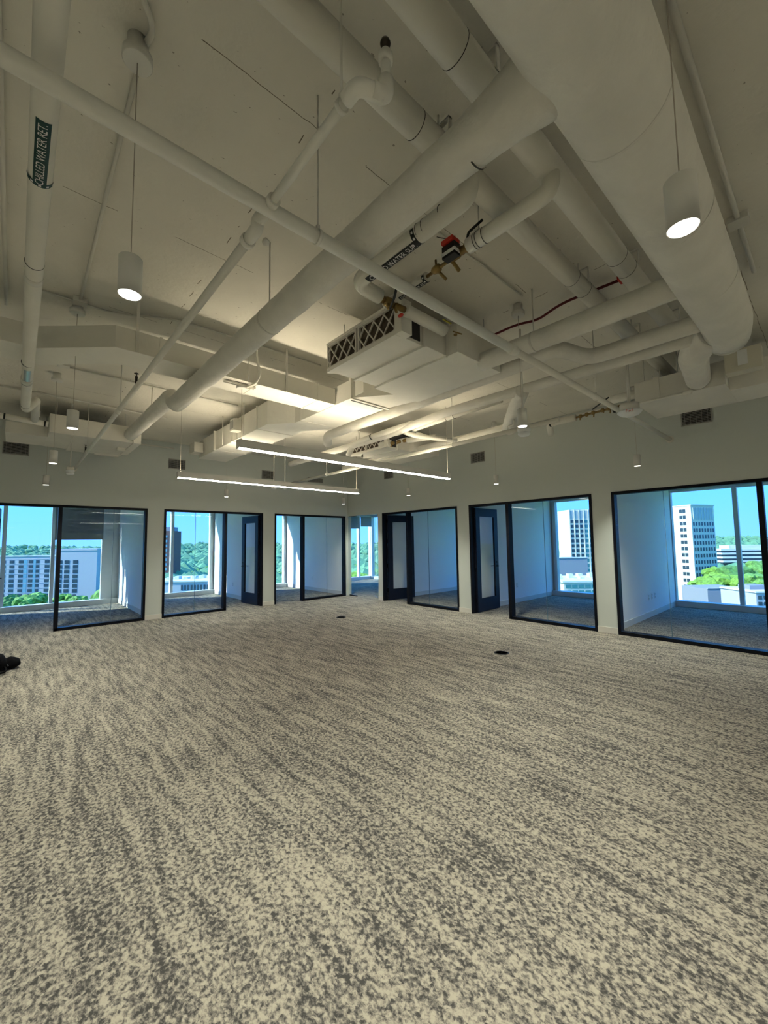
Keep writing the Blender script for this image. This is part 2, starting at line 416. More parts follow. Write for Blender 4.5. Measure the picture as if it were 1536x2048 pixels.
door('door_4', (-7.84,.12), math.radians(88), 'dark glazed door standing open at the left edge', .90)
gd = struct('door_5', (.06,-1.385,0), 'frameless glass door with black patch fittings at the corner')
def gl(mb, nm, m):
    me = bpy.data.meshes.new(nm); me.from_pydata(mb.v, [], mb.f); me.materials.append(m)
    o = bpy.data.objects.new(nm, me); col.objects.link(o); o.parent = gd; return o
gl(MB().box((0,-.006,.012),(.88,.006,H-.012)), 'pane', PGLASS)
for z in ((.0,.06),(H-.06,H)): gl(MB().box((0,-.016,z[0]),(.16,.016,z[1])), 'patch_fitting', BLACKF)
gd.rotation_euler = (0,0,math.radians(58))

# ------------------------------------------------------------------ facades
def facade(name, wall, edges, s0, s1, label, panels=()):
    st = struct(name, (0,0,0), label)
    F0 = FY if wall == 'A' else FX
    def P(s, d, z): return (s, d, z) if wall == 'A' else (d, s, z)
    MB().box(P(s0,F0-.10,0), P(s1,F0+.14,.13)).build('sill', ALU, st)
    MB().box(P(s0,F0-.02,2.70), P(s1,F0+.14,OC)).build('head_rail', ALU, st)
    for m_ in edges: MB().box(P(m_-.04,F0,.13), P(m_+.04,F0+.15,2.70)).build('mullion', ALU, st)
    for a, b in zip(edges, edges[1:]):
        if any(p[0]-.05 <= a and b <= p[1]+.05 for p in panels):
            MB().box(P(a+.04,F0+.04,.13), P(b-.04,F0+.10,2.70)).build('solid_panel', ALU, st)
        else: MB().box(P(a+.04,F0+.07,.13), P(b-.04,F0+.085,2.70)).build('pane', WGLASS, st)
    return st
facade('window_8', 'A', [-9.95,-8.86,-7.76,-6.81,-5.70,-5.30,-5.10,-3.92,-2.74,-2.45,-1.27,-.05,.35,1.3,2.4,3.52,4.18], -12, FX+.14, 'aluminium framed outer windows behind the left offices', panels=((-5.70,-5.30),(-5.30,-5.10),(-2.74,-2.45),(-.05,.35)))
facade('window_9', 'B', [-11.0,-9.80,-8.61,-7.39,-6.95,-5.75,-4.53,-4.20,-3.0,-1.8,-1.4,-.1,1.1,2.3,3.76], -15.5, FY, 'aluminium framed outer windows behind the right offices', panels=((-7.39,-6.95),(-4.53,-4.20)))
def shade(loc, w_, z0, lab):
    t = thing('roller_shade', loc, lab, 'roller shade', 'roller shades on the outer windows')
    MB().box((loc[0]-w_/2,loc[1]-.002,z0+.02),(loc[0]+w_/2,loc[1]+.002,loc[2])).build('cloth', SHADE, t)
    MB().box((loc[0]-w_/2,loc[1]-.009,z0),(loc[0]+w_/2,loc[1]+.009,z0+.025)).build('hem_bar', SHADE, t)
    MB().tube([(loc[0]-w_/2,loc[1]+.02,loc[2]+.02),(loc[0]+w_/2,loc[1]+.02,loc[2]+.02)], .035, 14).build('roller', ALU, t)
shade((-6.26,3.70,2.72), 1.06, 1.775, 'grey roller shade half lowered over the leftmost office window')
shade((2.96,3.70,2.72), 1.04, 2.19, 'grey roller shade in the corner room, left of its two shades')
shade((3.82,3.70,2.72), .60, 2.29, 'narrow grey roller shade in the corner room, right of its two shades')

# ------------------------------------------------------------------ lamps
def pendant(loc, label):
    x, y, z = loc
    t = thing('pendant_light', loc, label, 'pendant light', 'white cylinder pendant lights')
    MB().lathe((x,y,z), [(.0425,.010),(.0465,0),(.0465,.168),(.043,.172),(.010,.175)], 32).build('housing', LAMPW, t)
    MB().lathe((x,y,z), [(.0410,-.001),(.0410,.009)], 32).build('lens', LENS, t)
    MB().tube([(x,y,z+.17),(x,y,ZC-.10)], .0020, 8).build('cord', mat('thin_cord', (.45,.40,.33), .6), t)
    MB().lathe((x,y,ZC), [(.058,-.115),(.062,-.11),(.062,-.075),(.05,-.068),(.044,-.06),(.044,0)], 28).build('canopy', LAMPW, t)
    ld = bpy.data.lights.new('pendant_bulb', 'SPOT'); ld.energy = 208; ld.spot_size = math.radians(112); ld.spot_blend = 1.0
    ld.color = LAMP; ld.shadow_soft_size = .045
    lo = bpy.data.objects.new('pendant_bulb', ld); col.objects.link(lo); lo.parent = t; lo.location = (0,0,-.012)
    return t
PZ = 2.70
spots = [((-7.25,-8.03),'large cylinder pendant at upper left beside the chilled water return pipe'),
 ((-5.985,-9.775),'largest cylinder pendant at upper right, hanging below the big round duct'),
 ((-7.22,-5.32),'second cylinder pendant in the row along the left edge'),
 ((-7.24,-3.16),'third cylinder pendant in the row along the left edge'),
 ((-7.20,-.66),'farthest cylinder pendant in the row along the left edge, close to the left wall'),
 ((-3.96,-.60),'small cylinder pendant in front of the wall over the middle left office'),
 ((-.66,-.70),'smallest cylinder pendant right by the inner corner'),
 ((-.66,-3.29),'cylinder pendant in front of the first right office'),
 ((-.66,-5.68),'cylinder pendant on a long cord in front of the second right office'),
 ((-3.97,-8.08),'cylinder pendant hanging in front of a white detector, right of centre'),
 ((-.61,-8.10),'cylinder pendant over the wide glass front at the right edge')]
p0 = None
for (x, y), lab in spots:
    if p0 is None: p0 = pendant((x,y,PZ), lab)
    elif 'largest' in lab: pendant((x,y,2.62), lab)
    else:
        c = copy_tree(p0); c.location = (x,y,PZ); c['label'] = lab
for k, (x, y) in enumerate(((-10.4,-8.0),(-10.4,-5.3),(-10.4,-2.9),(-10.4,-10.6),(-.66,-11.5),(-10.4,-13.6))):
    c = copy_tree(p0); c.location = (x,y,PZ)
    c['label'] = 'cylinder pendant in the part of the room behind the camera'; c['group'] = 'cylinder pendants behind the camera'
def linear(y, x0, x1, label, z=2.66):
    t = thing('linear_light', ((x0+x1)/2, y, z), label, 'linear light', 'suspended linear lights')
    MB().box((x0,y-.032,z+.012),(x1,y+.032,z+.075)).box((x0,y-.032,z+.075),(x1,y-.029,z+.105)).box((x0,y+.029,z+.075),(x1,y+.032,z+.105)).build('housing', LAMPG, t)
    MB().box((x0+.004,y-.028,z),(x1-.004,y+.028,z+.012)).build('diffuser', DIFF, t)
    MB().box((x0+.03,y-.026,z+.076),(x1-.03,y+.026,z+.080)).build('uplight_diffuser', UPDIFF, t)
    for x in (x0-.003, x1-.003): MB().box((x,y-.034,z-.002),(x+.006,y+.034,z+.10)).build('end_cap', LAMPG, t)
    for x in (x0+.04, x1-.04):
        zt = 3.35 if (-6 < x < -5 and -6 < y < -5) else ZC
        MB().tube([(x,y,z+.085),(x,y,z+.118)], .012, 10).build('cable_gripper', STEELW, t)
        MB().tube([(x,y,z+.10),(x,y,zt)], .0028, 8).build('hanging_cable', mat('thin_cord'), t)
    return t
linear(-5.65, -5.78, -2.07, 'nearer of two long suspended linear lights')
linear(-3.10, -5.70, -2.04, 'farther of two long suspended linear lights')
tag(linear(-12.6, -11.2, -7.6, 'added unseen linear light behind the camera, left of two'), group='added unseen linear lights behind the camera')  # this and the next: unseen lights added to brighten the near ceiling
tag(linear(-13.0, -5.4, -1.8, 'added unseen linear light behind the camera, right of two'), group='added unseen linear lights behind the camera')
# strut and flexible feed of the nearer linear light
t = thing('lamp_feed', (-5.74,-5.65,3.345), 'small round canopy on a strut with a curled white feed above the nearer linear light', 'lamp canopy')
MB().lathe((-5.74,-5.65,3.345), [(.06,0),(.064,.005),(.064,.022),(.06,.026)], 24).build('canopy', LAMPW, t)
sb = MB().box((-5.95,-5.70,3.372),(-5.60,-5.69,3.394)).box((-5.95,-5.66,3.372),(-5.60,-5.65,3.394)).box((-5.95,-5.70,3.391),(-5.60,-5.65,3.395))
sb.build('strut', STEELW, t)
for k in range(4): MB().box((-5.93+k*.045,-5.685,3.3885),(-5.905+k*.045,-5.665,3.3905)).build('slot', DARKGAP, t)
MB().tube(fillet([(-5.72,-5.67,3.36),(-5.64,-5.78,3.39),(-5.60,-5.83,3.50),(-5.66,-5.85,3.66),(-5.66,-5.85,ZC)], .08), .012, 10).build('flexible_feed', PIPEW, t)
MB().tube([(-5.73,-5.80,3.38),(-5.73,-5.80,ZC)], .005, 8).build('threaded_rod', STEELW, t)

# ------------------------------------------------------------------ sprinkler pipes
def hanger(t, x, y, z, r, axis, zt=ZC):
    a = Vector(axis)
    MB().ring((x,y,z), a, r, .004, .018).build('hanger_ring', STEELW, t)
    MB().box((x-.008,y-.008,z+r),(x+.008,y+.008,z+r+.03)).build('hanger_nut', STEELW, t)
    MB().tube([(x,y,z+r+.02),(x,y,zt)], .005, 8).build('hanger_rod', STEELW, t)
t = thing('sprinkler_main_pipe', (-6,-8.38,3.15), 'long straight white sprinkler main crossing the ceiling to the right wall', 'pipe')
MB().tube([(-12,-8.38,3.15),(-4.62,-8.38,3.15)], .034, 20).build('pipe_run', PIPEW, t)
MB().tube([(-4.62,-8.38,3.15),(0,-8.40,3.15)], .030, 20).build('pipe_run', PIPEW, t)
MB().lathe((-4.62,-8.38,3.15), [(.034,-.05),(.042,-.045),(.042,0),(.036,.03),(.030,.05)], 20, (1,0,0)).build('reducer', PIPEW, t)
hanger(t, -6.50, -8.38, 3.15, .034, (1,0,0)); hanger(t, -2.9, -8.38, 3.15, .030, (1,0,0))
MB().lathe((-.001,-8.40,3.15), [(.055,-.012),(.055,0)], 24, (1,0,0)).build('wall_escutcheon', STEELW, t)
t = thing('sprinkler_branch_pipe', (-6.77,-4,3.13), 'white sprinkler branch running from the main down to the left wall', 'pipe', 'sprinkler branch pipes')
MB().tube([(-6.765,-8.17,3.135),(-6.75,0,3.135)], .024, 18).build('pipe_run', PIPEW, t)
MB().tube(fillet([(-6.765,-8.14,3.135),(-6.765,-8.25,3.135),(-6.765,-8.25,3.17),(-6.765,-8.35,3.17)], .03), .030, 16).build('elbow_fitting', PIPEW, t)
MB().ring((-6.765,-8.14,3.135), (0,1,0), .030, .006, .03).build('fitting_collar', PIPEW, t)
MB().lathe((-6.68,-8.20,3.13), [(.012,-.03),(.02,-.02),(.012,0)], 10, (1,0,0)).build('drain_plug', STEELW, t)
MB().ring((-6.757,-4.6,3.135), (0,1,0), .024, .006, .05).build('coupling', PIPEW, t)
hanger(t, -6.757, -4.75, 3.135, .024, (0,1,0)); hanger(t, -6.76, -2.0, 3.135, .024, (0,1,0))
for yy in (-5.55, -1.75):
    m_ = MB().tube([(-6.757,yy,3.16),(-6.757,yy,3.24)], .012, 10); m_.lathe((-6.757,yy,3.24), [(.016,0),(.007,.02),(.005,.035),(.022,.04),(.022,.043)], 12)
    m_.build('sprinkler_head', mat('dark_bronze', (.05,.04,.03), .4, .6), t)
MB().lathe((-6.75,-.001,3.135), [(.05,-.012),(.05,0)], 20, (0,1,0)).build('wall_escutcheon', STEELW, t)
t = thing('sprinkler_armover_pipe', (-6.775,-8.7,3.15), 'white sprinkler arm with elbows and upright head near the top', 'pipe', 'sprinkler branch pipes')
MB().tube([(-6.772,-8.40,3.155),(-6.778,-9.0,3.155)], .019, 16).build('pipe_run', PIPEW, t)
MB().ring((-6.772,-8.425,3.155), (0,1,0), .022, .008, .035).build('fitting_collar', PIPEW, t)
MB().tube(fillet([(-6.778,-8.99,3.155),(-6.778,-9.055,3.155),(-6.69,-9.085,3.155)], .03), .027, 16).build('elbow_fitting', PIPEW, t)
MB().tube(fillet([(-6.73,-9.075,3.155),(-6.68,-9.09,3.155),(-6.68,-9.09,3.22)], .03), .027, 16).build('elbow_fitting', PIPEW, t)
MB().tube([(-6.68,-9.09,3.20),(-6.68,-9.09,3.29)], .017, 14).build('riser', PIPEW, t)
MB().lathe((-6.68,-9.09,3.285), [(.018,0),(.026,.004),(.026,.03),(.017,.045)], 16).build('reducer', PIPEW, t)
MB().lathe((-6.68,-9.09,3.328), [(.010,0),(.010,.02),(.016,.022),(.019,.032),(.016,.042),(.004,.046)], 16).build('sprinkler_head', mat('dark_bronze'), t)
hanger(t, -6.778, -8.96, 3.155, .021, (0,1,0))
t = thing('sprinkler_branch_pipe', (-2.38,-4,3.15), 'white sprinkler branch crossing behind the two linear lights', 'pipe', 'sprinkler branch pipes')
MB().tube([(-2.42,-7.75,3.15),(-2.30,0,3.15)], .03, 16).build('pipe_run', PIPEW, t)
for yy in (-7.0, -3.6):
    MB().tube(fillet([(-2.40,yy,3.16),(-2.40,yy,3.23),(-2.40,yy-.10,3.23),(-2.40,yy-.10,3.33)], .03), .014, 12).build('sprig', PIPEW, t)
    MB().lathe((-2.40,yy-.10,3.33), [(.02,0),(.02,.03),(.008,.035),(.006,.055),(.02,.058)], 12).build('sprinkler_head', mat('dark_bronze'), t)
for yy in (-6.0, -2.4): hanger(t, -2.39, yy, 3.15, .03, (0,1,0))

# ------------------------------------------------------------------ chilled water mains and branches
def rings(t, pts, axis, r):
    for p in pts: MB().ring(p, axis, r, .0012, .0035).build('jacket_seam', DARKGAP, t)
def clevis(t, x, y, z, r):
    m_ = MB().box((x-.012,y-r-.012,z),(x+.012,y-r-.006,z+r+.05)).box((x-.012,y+r+.006,z),(x+.012,y+r+.012,z+r+.05)).box((x-.012,y-r-.012,z+r+.04),(x+.012,y+r+.012,z+r+.05))
    m_.build('clevis_hanger', STEELW, t); MB().tube([(x,y,z+r+.04),(x,y,ZC)], .006, 8).build('hanger_rod', STEELW, t)
t = thing('chilled_water_main_pipe', (-5,-8.732,3.74), 'white insulated supply main passing behind the duct, left of the two ceiling mains', 'pipe', 'chilled water mains')
MB().tube([(-12,-8.732,3.74),(-1.2,-8.732,3.74)], .0695, 28).build('insulated_run', PIPEW, t)
rings(t, [(-6.139,-8.732,3.74),(-5.951,-8.732,3.74),(-4.281,-8.732,3.74),(-4.051,-8.732,3.74),(-2.694,-8.732,3.74)], (1,0,0), .0695)
clevis(t, -5.951, -8.732, 3.74, .0695); clevis(t, -4.135, -8.732, 3.74, .0695); clevis(t, -2.799, -8.732, 3.74, .0695)
bd = MB(); pipe_band(bd, (-3.331,-8.732,3.74), (1,0,0), (0,1,0), .0695, .055, -.035, .035); tp = bd.build('label_tape', BLACKTAPE, t)
wrap_text('label_lettering', 'SUP.', .045, (0,0,0), (1,0,0), (0,1,0), .0695, (-3.331,-8.732,3.74), None, LETTER, tp)
t = thing('chilled_water_main_pipe', (-5,-9.07,3.74), 'white insulated return main beside the big round duct, right of the two ceiling mains', 'pipe', 'chilled water mains')
MB().tube([(-12,-9.07,3.74),(-1.2,-9.07,3.74)], .0748, 28).build('insulated_run', PIPEW, t)
rings(t, [(-6.244,-9.07,3.74),(-6.014,-9.07,3.74),(-4.281,-9.07,3.74),(-4.072,-9.07,3.74),(-2.694,-9.07,3.74)], (1,0,0), .0748)
clevis(t, -6.035, -9.07, 3.74, .0748); clevis(t, -4.051, -9.07, 3.74, .0748); clevis(t, -2.799, -9.07, 3.74, .0748)
bd = MB(); pipe_band(bd, (-3.310,-9.07,3.74), (1,0,0), (0,1,0), .0748, .06, -.035, .035); tp = bd.build('label_tape', BLACKTAPE, t)
wrap_text('label_lettering', 'RET.', .045, (0,0,0), (1,0,0), (0,1,0), .0748, (-3.310,-9.07,3.74), None, LETTER, tp)
# left return pipe with label
t = thing('chilled_water_return_pipe', (-7.56,-6,3.29), 'white insulated pipe at the left edge labelled CHILLED WATER RET.', 'pipe')
PR = .0445
MB().tube(fillet([(-7.585,-14,3.29),(-7.545,-3.62,3.29),(-7.535,-3.42,3.30),(-7.47,-3.40,3.40),(-7.44,-3.2,3.50),(-7.42,-1.9,3.52)], .06), PR, 24).build('insulated_run', PIPEW, t)
rings(t, [(-7.559,-6.95,3.29),(-7.555,-5.17,3.29),(-7.552,-4.58,3.29),(-7.547,-3.66,3.29)], (0,1,0), PR+.001)
MB().tube([(-7.558,-6.80,3.29),(-7.558,-6.74,3.29)], PR+.003, 24).build('pipe_saddle', STEELW, t)
MB().tube([(-7.552,-4.72,3.29),(-7.552,-4.60,3.29)], PR+.004, 24).build('pipe_saddle', STEELW, t)
bd = MB(); pipe_band(bd, (-7.553,-4.90,3.29), (0,-1,0), (-1,0,0), PR, .17, -.026, .026, .002); bd.build('bare_steel_saddle', STEEL, t)
AX = (-7.563,-7.90,3.29)
bd = MB(); pipe_band(bd, AX, (0,-1,0), (-1,0,0), PR, .19, -.025, .025); tp = bd.build('label_tape', TEALTAPE, t)
wrap_text('label_lettering', 'CHILLED WATER RET.', .042, AX, (0,-1,0), (-1,0,0), PR, AX, None, LETTER, tp, max_w=.355)
AX2 = (-7.562,-7.715,3.29)
bd = MB(); pipe_band(bd, AX2, (0,-1,0), (-1,0,0), PR, .012, -.07, .07, .0026, 18); ap = bd.build('arrow_tape', TEALTAPE, t)
for k in range(5):
    bd = MB(); pipe_band(bd, AX2, (0,-1,0), (-1,0,0), PR, .005, -.056+k*.028-.005, -.056+k*.028+.005, .0036, 3); bd.build('arrow_mark', LETTER, ap)
# supply branch with label
t = thing('chilled_water_supply_branch', (-5.71,-8.3,3.6), 'white insulated branch labelled CHILLED WATER SUP. with brass valve above the filter unit', 'pipe')
MB().tube(fillet([(-5.71,-8.75,3.74),(-5.71,-8.75,3.595),(-5.71,-7.70,3.595),(-5.47,-7.70,3.58)], .10), .058, 24).build('insulated_run', PIPEW, t)
MB().tube(fillet([(-5.22,-7.735,3.55),(-4.70,-7.735,3.55)], .05), .052, 22).build('insulated_run', PIPEW, t)
rings(t, [(-5.71,-8.56,3.60),(-5.71,-8.42,3.597),(-5.71,-8.37,3.597)], (0,1,0), .0582)
AX = (-5.71,-8.10,3.595)
bd = MB(); pipe_band(bd, AX, (0,-1,0), (-1,0,0), .0585, .26, -.032, .032); tp = bd.build('label_tape', BLACKTAPE, t)
wrap_text('label_lettering', 'CHILLED WATER SUP.', .052, AX, (0,-1,0), (-1,0,0), .0585, AX, None, LETTER, tp, max_w=.46)
AX2 = (-5.71,-8.345,3.597)
bd = MB(); pipe_band(bd, AX2, (0,-1,0), (-1,0,0), .0585, .016, -.10, .10, .0026, 18); ap = bd.build('arrow_tape', BLACKTAPE, t)
for k in range(5):
    bd = MB(); pipe_band(bd, AX2, (0,-1,0), (-1,0,0), .0585, .007, -.07+k*.036-.007, -.07+k*.036+.007, .0036, 3); bd.build('arrow_mark', LETTER, ap)
vb = MB().tube([(-5.48,-7.70,3.57),(-5.43,-7.705,3.565)], .030, 8).lathe((-5.38,-7.71,3.56), [(.018,-.05),(.036,-.035),(.042,0),(.036,.035),(.02,.05)], 16, (1,0,0)).tube([(-5.33,-7.72,3.555),(-5.22,-7.735,3.55)], .026, 8)
vb.tube([(-5.38,-7.71,3.56),(-5.42,-7.75,3.48)], .016, 10).tube([(-5.33,-7.72,3.55),(-5.33,-7.75,3.48)], .012, 8)
vb.build('brass_valve', BRASS, t)
MB().tube(fillet([(-5.40,-7.74,3.48),(-5.46,-7.86,3.50),(-5.52,-7.95,3.52)], .03), .010, 8).build('valve_handle', BLACKP, t)
MB().lathe((-5.30,-7.76,3.47), [(.004,0),(.022,.006),(.024,.016),(.008,.022)], 12, (.3,-.3,-1)).build('red_test_cap', RED, t)
yb = MB().tube([(-4.66,-7.80,3.53),(-4.60,-7.86,3.50)], .006, 8); yb.lathe((-4.62,-7.80,3.50), [(.006,0),(.018,.006),(.018,.016),(.006,.02)], 10)
yb.build('air_vent', BRASS, t)
MB().box((-4.86,-7.86,3.545),(-4.75,-7.845,3.553)).build('yellow_lever', mat('yellow_plastic', (.42,.38,.04), .5), t)
# return branch with valve train
t = thing('chilled_water_return_branch', (-5.37,-8.6,3.6), 'white insulated return branch with a red capped control valve', 'pipe')
MB().tube(fillet([(-5.375,-9.08,3.74),(-5.375,-9.08,3.60),(-5.37,-8.50,3.60)], .10), .050, 24).build('insulated_run', PIPEW, t)
MB().tube([(-5.345,-8.10,3.60),(-5.335,-7.62,3.60)], .036, 20).build('insulated_run', PIPEW, t)
rings(t, [(-5.372,-8.63,3.60),(-5.371,-8.58,3.60),(-5.371,-8.56,3.60)], (0,1,0), .0505)
MB().box((-5.40,-8.60,3.65),(-5.34,-8.57,3.665)).build('pipe_strap', STEELW, t); MB().tube([(-5.37,-8.585,3.66),(-5.37,-8.585,ZC)], .005, 8).build('hanger_rod', STEELW, t)
vb = MB().lathe((-5.37,-8.47,3.60), [(.020,-.05),(.034,-.045),(.034,-.01),(.026,0),(.030,.03),(.018,.05)], 12, (0,1,0)).lathe((-5.365,-8.38,3.60), [(.018,-.05),(.03,-.03),(.03,.02),(.016,.05)], 14, (0,1,0))
vb.tube([(-5.36,-8.34,3.60),(-5.345,-8.10,3.60)], .013, 12).lathe((-5.355,-8.20,3.60), [(.014,-.04),(.028,-.03),(.030,0),(.026,.025),(.016,.04)], 14, (0,1,0))
vb.tube([(-5.355,-8.20,3.60),(-5.36,-8.20,3.67)], .008, 8).tube([(-5.355,-8.20,3.60),(-5.29,-8.24,3.53)], .011, 8).tube([(-5.365,-8.34,3.6),(-5.29,-8.36,3.53)], .014, 8)
vb.build('brass_valve_train', BRASS, t)
MB().box((-5.45,-8.44,3.60),(-5.385,-8.33,3.645), .004).box((-5.45,-8.44,3.555),(-5.385,-8.33,3.575)).build('actuator_base', BLACKP, t, .004)
MB().box((-5.452,-8.442,3.575),(-5.383,-8.328,3.600)).build('actuator_white_panel', PLATE, t, .003)
MB().box((-5.47,-8.44,3.645),(-5.385,-8.34,3.675)).lathe((-5.43,-8.39,3.675), [(.03,0),(.024,.012),(.01,.014)], 12).build('actuator_red_cap', RED, t, .006)
MB().tube(fillet([(-5.375,-8.49,3.63),(-5.40,-8.52,3.67),(-5.41,-8.64,3.68)], .02), .009, 8).build('valve_handle', BLACKP, t)
MB().tube(fillet([(-5.42,-8.40,3.68),(-5.44,-8.36,3.70),(-5.50,-8.33,3.70)], .02), .003, 6).build('control_wire', BLACKP, t)
AX = (-5.342,-7.95,3.60)
bd = MB(); pipe_band(bd, AX, (0,-1,0), (-1,0,0), .0365, .15, -.020, .020); tp = bd.build('label_tape', BLACKTAPE, t)
wrap_text('label_lettering', 'CHILLED WATER RET.', .034, AX, (0,-1,0), (-1,0,0), .0365, AX, None, LETTER, tp, max_w=.27)
AX2 = (-5.344,-8.085,3.60)
bd = MB(); pipe_band(bd, AX2, (0,-1,0), (-1,0,0), .0365, .012, -.06, .06, .0026, 16); ap = bd.build('arrow_tape', BLACKTAPE, t)
for k in range(4):
    bd = MB(); pipe_band(bd, AX2, (0,-1,0), (-1,0,0), .0365, .006, -.045+k*.028-.005, -.045+k*.028+.005, .0036, 3); bd.build('arrow_mark', LETTER, ap)

# ------------------------------------------------------------------ round ducts
BZ = 3.42
t = thing('big_round_duct', (-5,-9.55,BZ), 'thickest white wrapped round duct at the upper right', 'round duct')
MB().tube(fillet([(-7.6,-9.55,BZ),(-3.15,-9.545,BZ),(-2.90,-9.51,BZ-.01)], .2), [.208,.166], 40, True, .006, .10).tube([(-12,-9.55,BZ),(-7.55,-9.55,BZ)], .208, 40).build('wrapped_run', WRAP, t)
MB().lathe((-2.91,-9.51,BZ-.01), [(.168,0),(.158,.06),(.12,.11),(.05,.135),(.01,.14)], 32, (1,0,0)).build('rounded_end', WRAP, t)
MB().tube(fillet([(-3.05,-9.45,BZ),(-2.72,-9.22,BZ-.01),(-1.80,-9.10,BZ)], .25), [.135,.115], 28, True, .01, .06).build('elbow_branch', WRAP, t)
for x in (-5.75,-4.9,-4.05): MB().ring((x,-9.549,BZ), (1,0,0), .166+(-3.0-x)*.0091, .003, .012, 40).build('wrap_tape', WRAP, t)
t = thing('round_branch_duct', (-6.11,-7.5,BZ), 'long white wrapped round duct running diagonally from the big duct to the left wall unit', 'round duct')
MB().tube(fillet([(-6.12,-9.50,3.405),(-6.165,-8.95,3.345),(-6.204,-8.3,3.295),(-6.20,-4.80,3.295),(-6.17,-4.52,3.48),(-6.14,-1.80,3.54)], .09), [.098,.094,.098], 32, True, .022, .06).build('wrapped_run', WRAP, t)
MB().lathe((-6.112,-9.44,3.412), [(.150,0),(.139,.08),(.123,.16),(.110,.28),(.099,.46)], 32, (-.07,1,-.10)).build('takeoff_collar', WRAP, t)
bd = MB(); pipe_band(bd, (-6.142,-9.08,3.373), (0,-1,0), (-1,0,0), .110, .004, -.11, .02, .004, 14); bd.build('loose_tape_edge', DARKGAP, t)
for x, y, z in ((-6.203,-7.25,3.295),(-6.155,-3.4,3.505)):
    MB().ring((x,y,z), (0,1,0), .098, .002, .02, 32).build('hanger_strap', STEELW, t); MB().tube([(x,y,z+.10),(x,y,ZC)], .006, 8).build('hanger_rod', STEELW, t)
def rduct(name, pts, r, lab, fil=.12, cat='round duct', grp='white round ducts on the right', nz=.014, straps=()):
    t = thing(name, pts[len(pts)//2], lab, cat, grp)
    MB().tube(fillet(pts, fil), r, 26, True, nz, .08).build('wrapped_run', WRAP, t)
    for x, y, z in straps:
        MB().ring((x,y,z), (0,1,0), r, .004, .02).build('hanger_strap', STEELW, t); MB().tube([(x,y,z+r),(x,y,ZC)], .006, 8).build('hanger_rod', STEELW, t)
    return t
rduct('round_branch_duct', [(-4.11,-7.73,BZ),(-4.10,-9.42,BZ)], .089, 'white round duct from the big duct straight into the filter unit', straps=((-4.105,-8.3,BZ),))
rduct('round_branch_duct', [(-3.34,-9.42,BZ),(-3.36,-8.50,BZ),(-3.80,-8.36,BZ+.02),(-3.72,-8.05,BZ+.02),(-3.70,-6.05,BZ),(-3.70,-4.35,BZ),(-3.55,-4.15,BZ-.07)], .075, 'white round duct with an S bend beside the filter unit', .13)
rduct('round_branch_duct', [(-2.98,-9.42,BZ+.02),(-3.02,-6.4,BZ+.04),(-2.80,-4.9,BZ+.05),(-2.80,-1.5,BZ+.05)], .062, 'slim white round duct below the S bend duct', .3)
rduct('round_drop_duct', [(-3.05,-7.60,BZ),(-2.55,-7.20,BZ-.02),(-1.70,-6.62,BZ)], [.08,.12], 'steep white round duct dropping behind the pendant, right of centre', .3)
rduct('round_branch_duct', [(-1.68,-6.75,BZ),(-1.60,-2.0,BZ)], .085, 'far white round duct along the right wall behind the sprinkler branch')
t = thing('far_water_pipe', (-2.65,-6,3.5), 'slim white pipe pair with elbows in front of the far filter unit', 'pipe', 'far chilled water pipes')
MB().tube(fillet([(-2.72,-7.1,3.52),(-2.60,-5.35,3.52),(-2.45,-5.2,3.50),(-2.1,-5.25,3.46)], .1), .045, 18).build('insulated_run', PIPEW, t)
MB().tube(fillet([(-2.9,-5.6,3.50),(-2.86,-4.4,3.50),(-2.80,-3.9,3.48),(-2.8,-3.75,3.30)], .15), .05, 18).build('insulated_run', PIPEW, t)
MB().tube(fillet([(-2.80,-5.3,3.44),(-2.55,-5.35,3.40),(-1.9,-5.7,3.36)], .1), .04, 16).build('insulated_run', PIPEW, t)
rings(t, [(-2.87,-4.9,3.50),(-2.65,-6.1,3.52),(-2.66,-6.25,3.52)], (0,1,0), .05)
for y_ in (-4.55,-5.05): MB().ring((-2.87,y_,3.50), (0,1,0), .051, .002, .02).build('tape_band', BLACKTAPE, t)
vb = MB()
for k_, (x_, y_) in enumerate(((-2.42,-4.62),(-2.40,-4.76),(-2.38,-4.90))): vb.lathe((x_,y_,3.44), [(.012,-.05),(.034,-.03),(.034,.03),(.012,.05)], 10, (0,1,0)).tube([(x_,y_,3.44),(x_-.05,y_,3.36+.03*k_)], .012, 8)
vb.build('brass_valves', BRASS, t)
MB().tube([(-2.45,-4.30,3.46),(-2.43,-4.55,3.45)], .05, 16).build('insulated_run', PIPEW, t); MB().tube([(-2.37,-4.95,3.43),(-2.2,-5.5,3.42)], .045, 16).build('insulated_run', PIPEW, t)
MB().box((-2.48,-4.95,3.50),(-2.36,-4.6,3.53)).build('valve_handle', BLACKP, t)
# ------------------------------------------------------------------ rectangular ducts
def rect_duct(t, name, poly, z0, z1, m=WHITE): return MB().prism(poly, z0, z1).build(name, m, t, .004)
t = thing('rectangular_duct', (-5.8,-5.57,3.4), 'white rectangular duct crossing left behind the round duct', 'rectangular duct', 'white rectangular ducts')
rect_duct(t, 'duct_run', [(-4.54,-5.77),(-6.97,-5.77),(-7.50,-5.29),(-12,-5.27),(-12,-4.85),(-7.46,-4.85),(-6.90,-5.37),(-4.54,-5.37)], 3.40, 3.61)
for x in (-5.60,-4.80,-6.60): MB().box((x-.012,-5.776,3.394),(x+.012,-5.364,3.616)).build('standing_seam', WHITE, t)
for x in (-5.25,-6.8): MB().box((x-.012,-5.784,3.40),(x+.012,-5.774,ZC)).build('strap_hanger', STEELW, t)
t = thing('rectangular_duct', (-4.22,-5.5,3.4), 'wide white rectangular duct joining the filter unit, with a dark slot underneath', 'rectangular duct', 'white rectangular ducts')
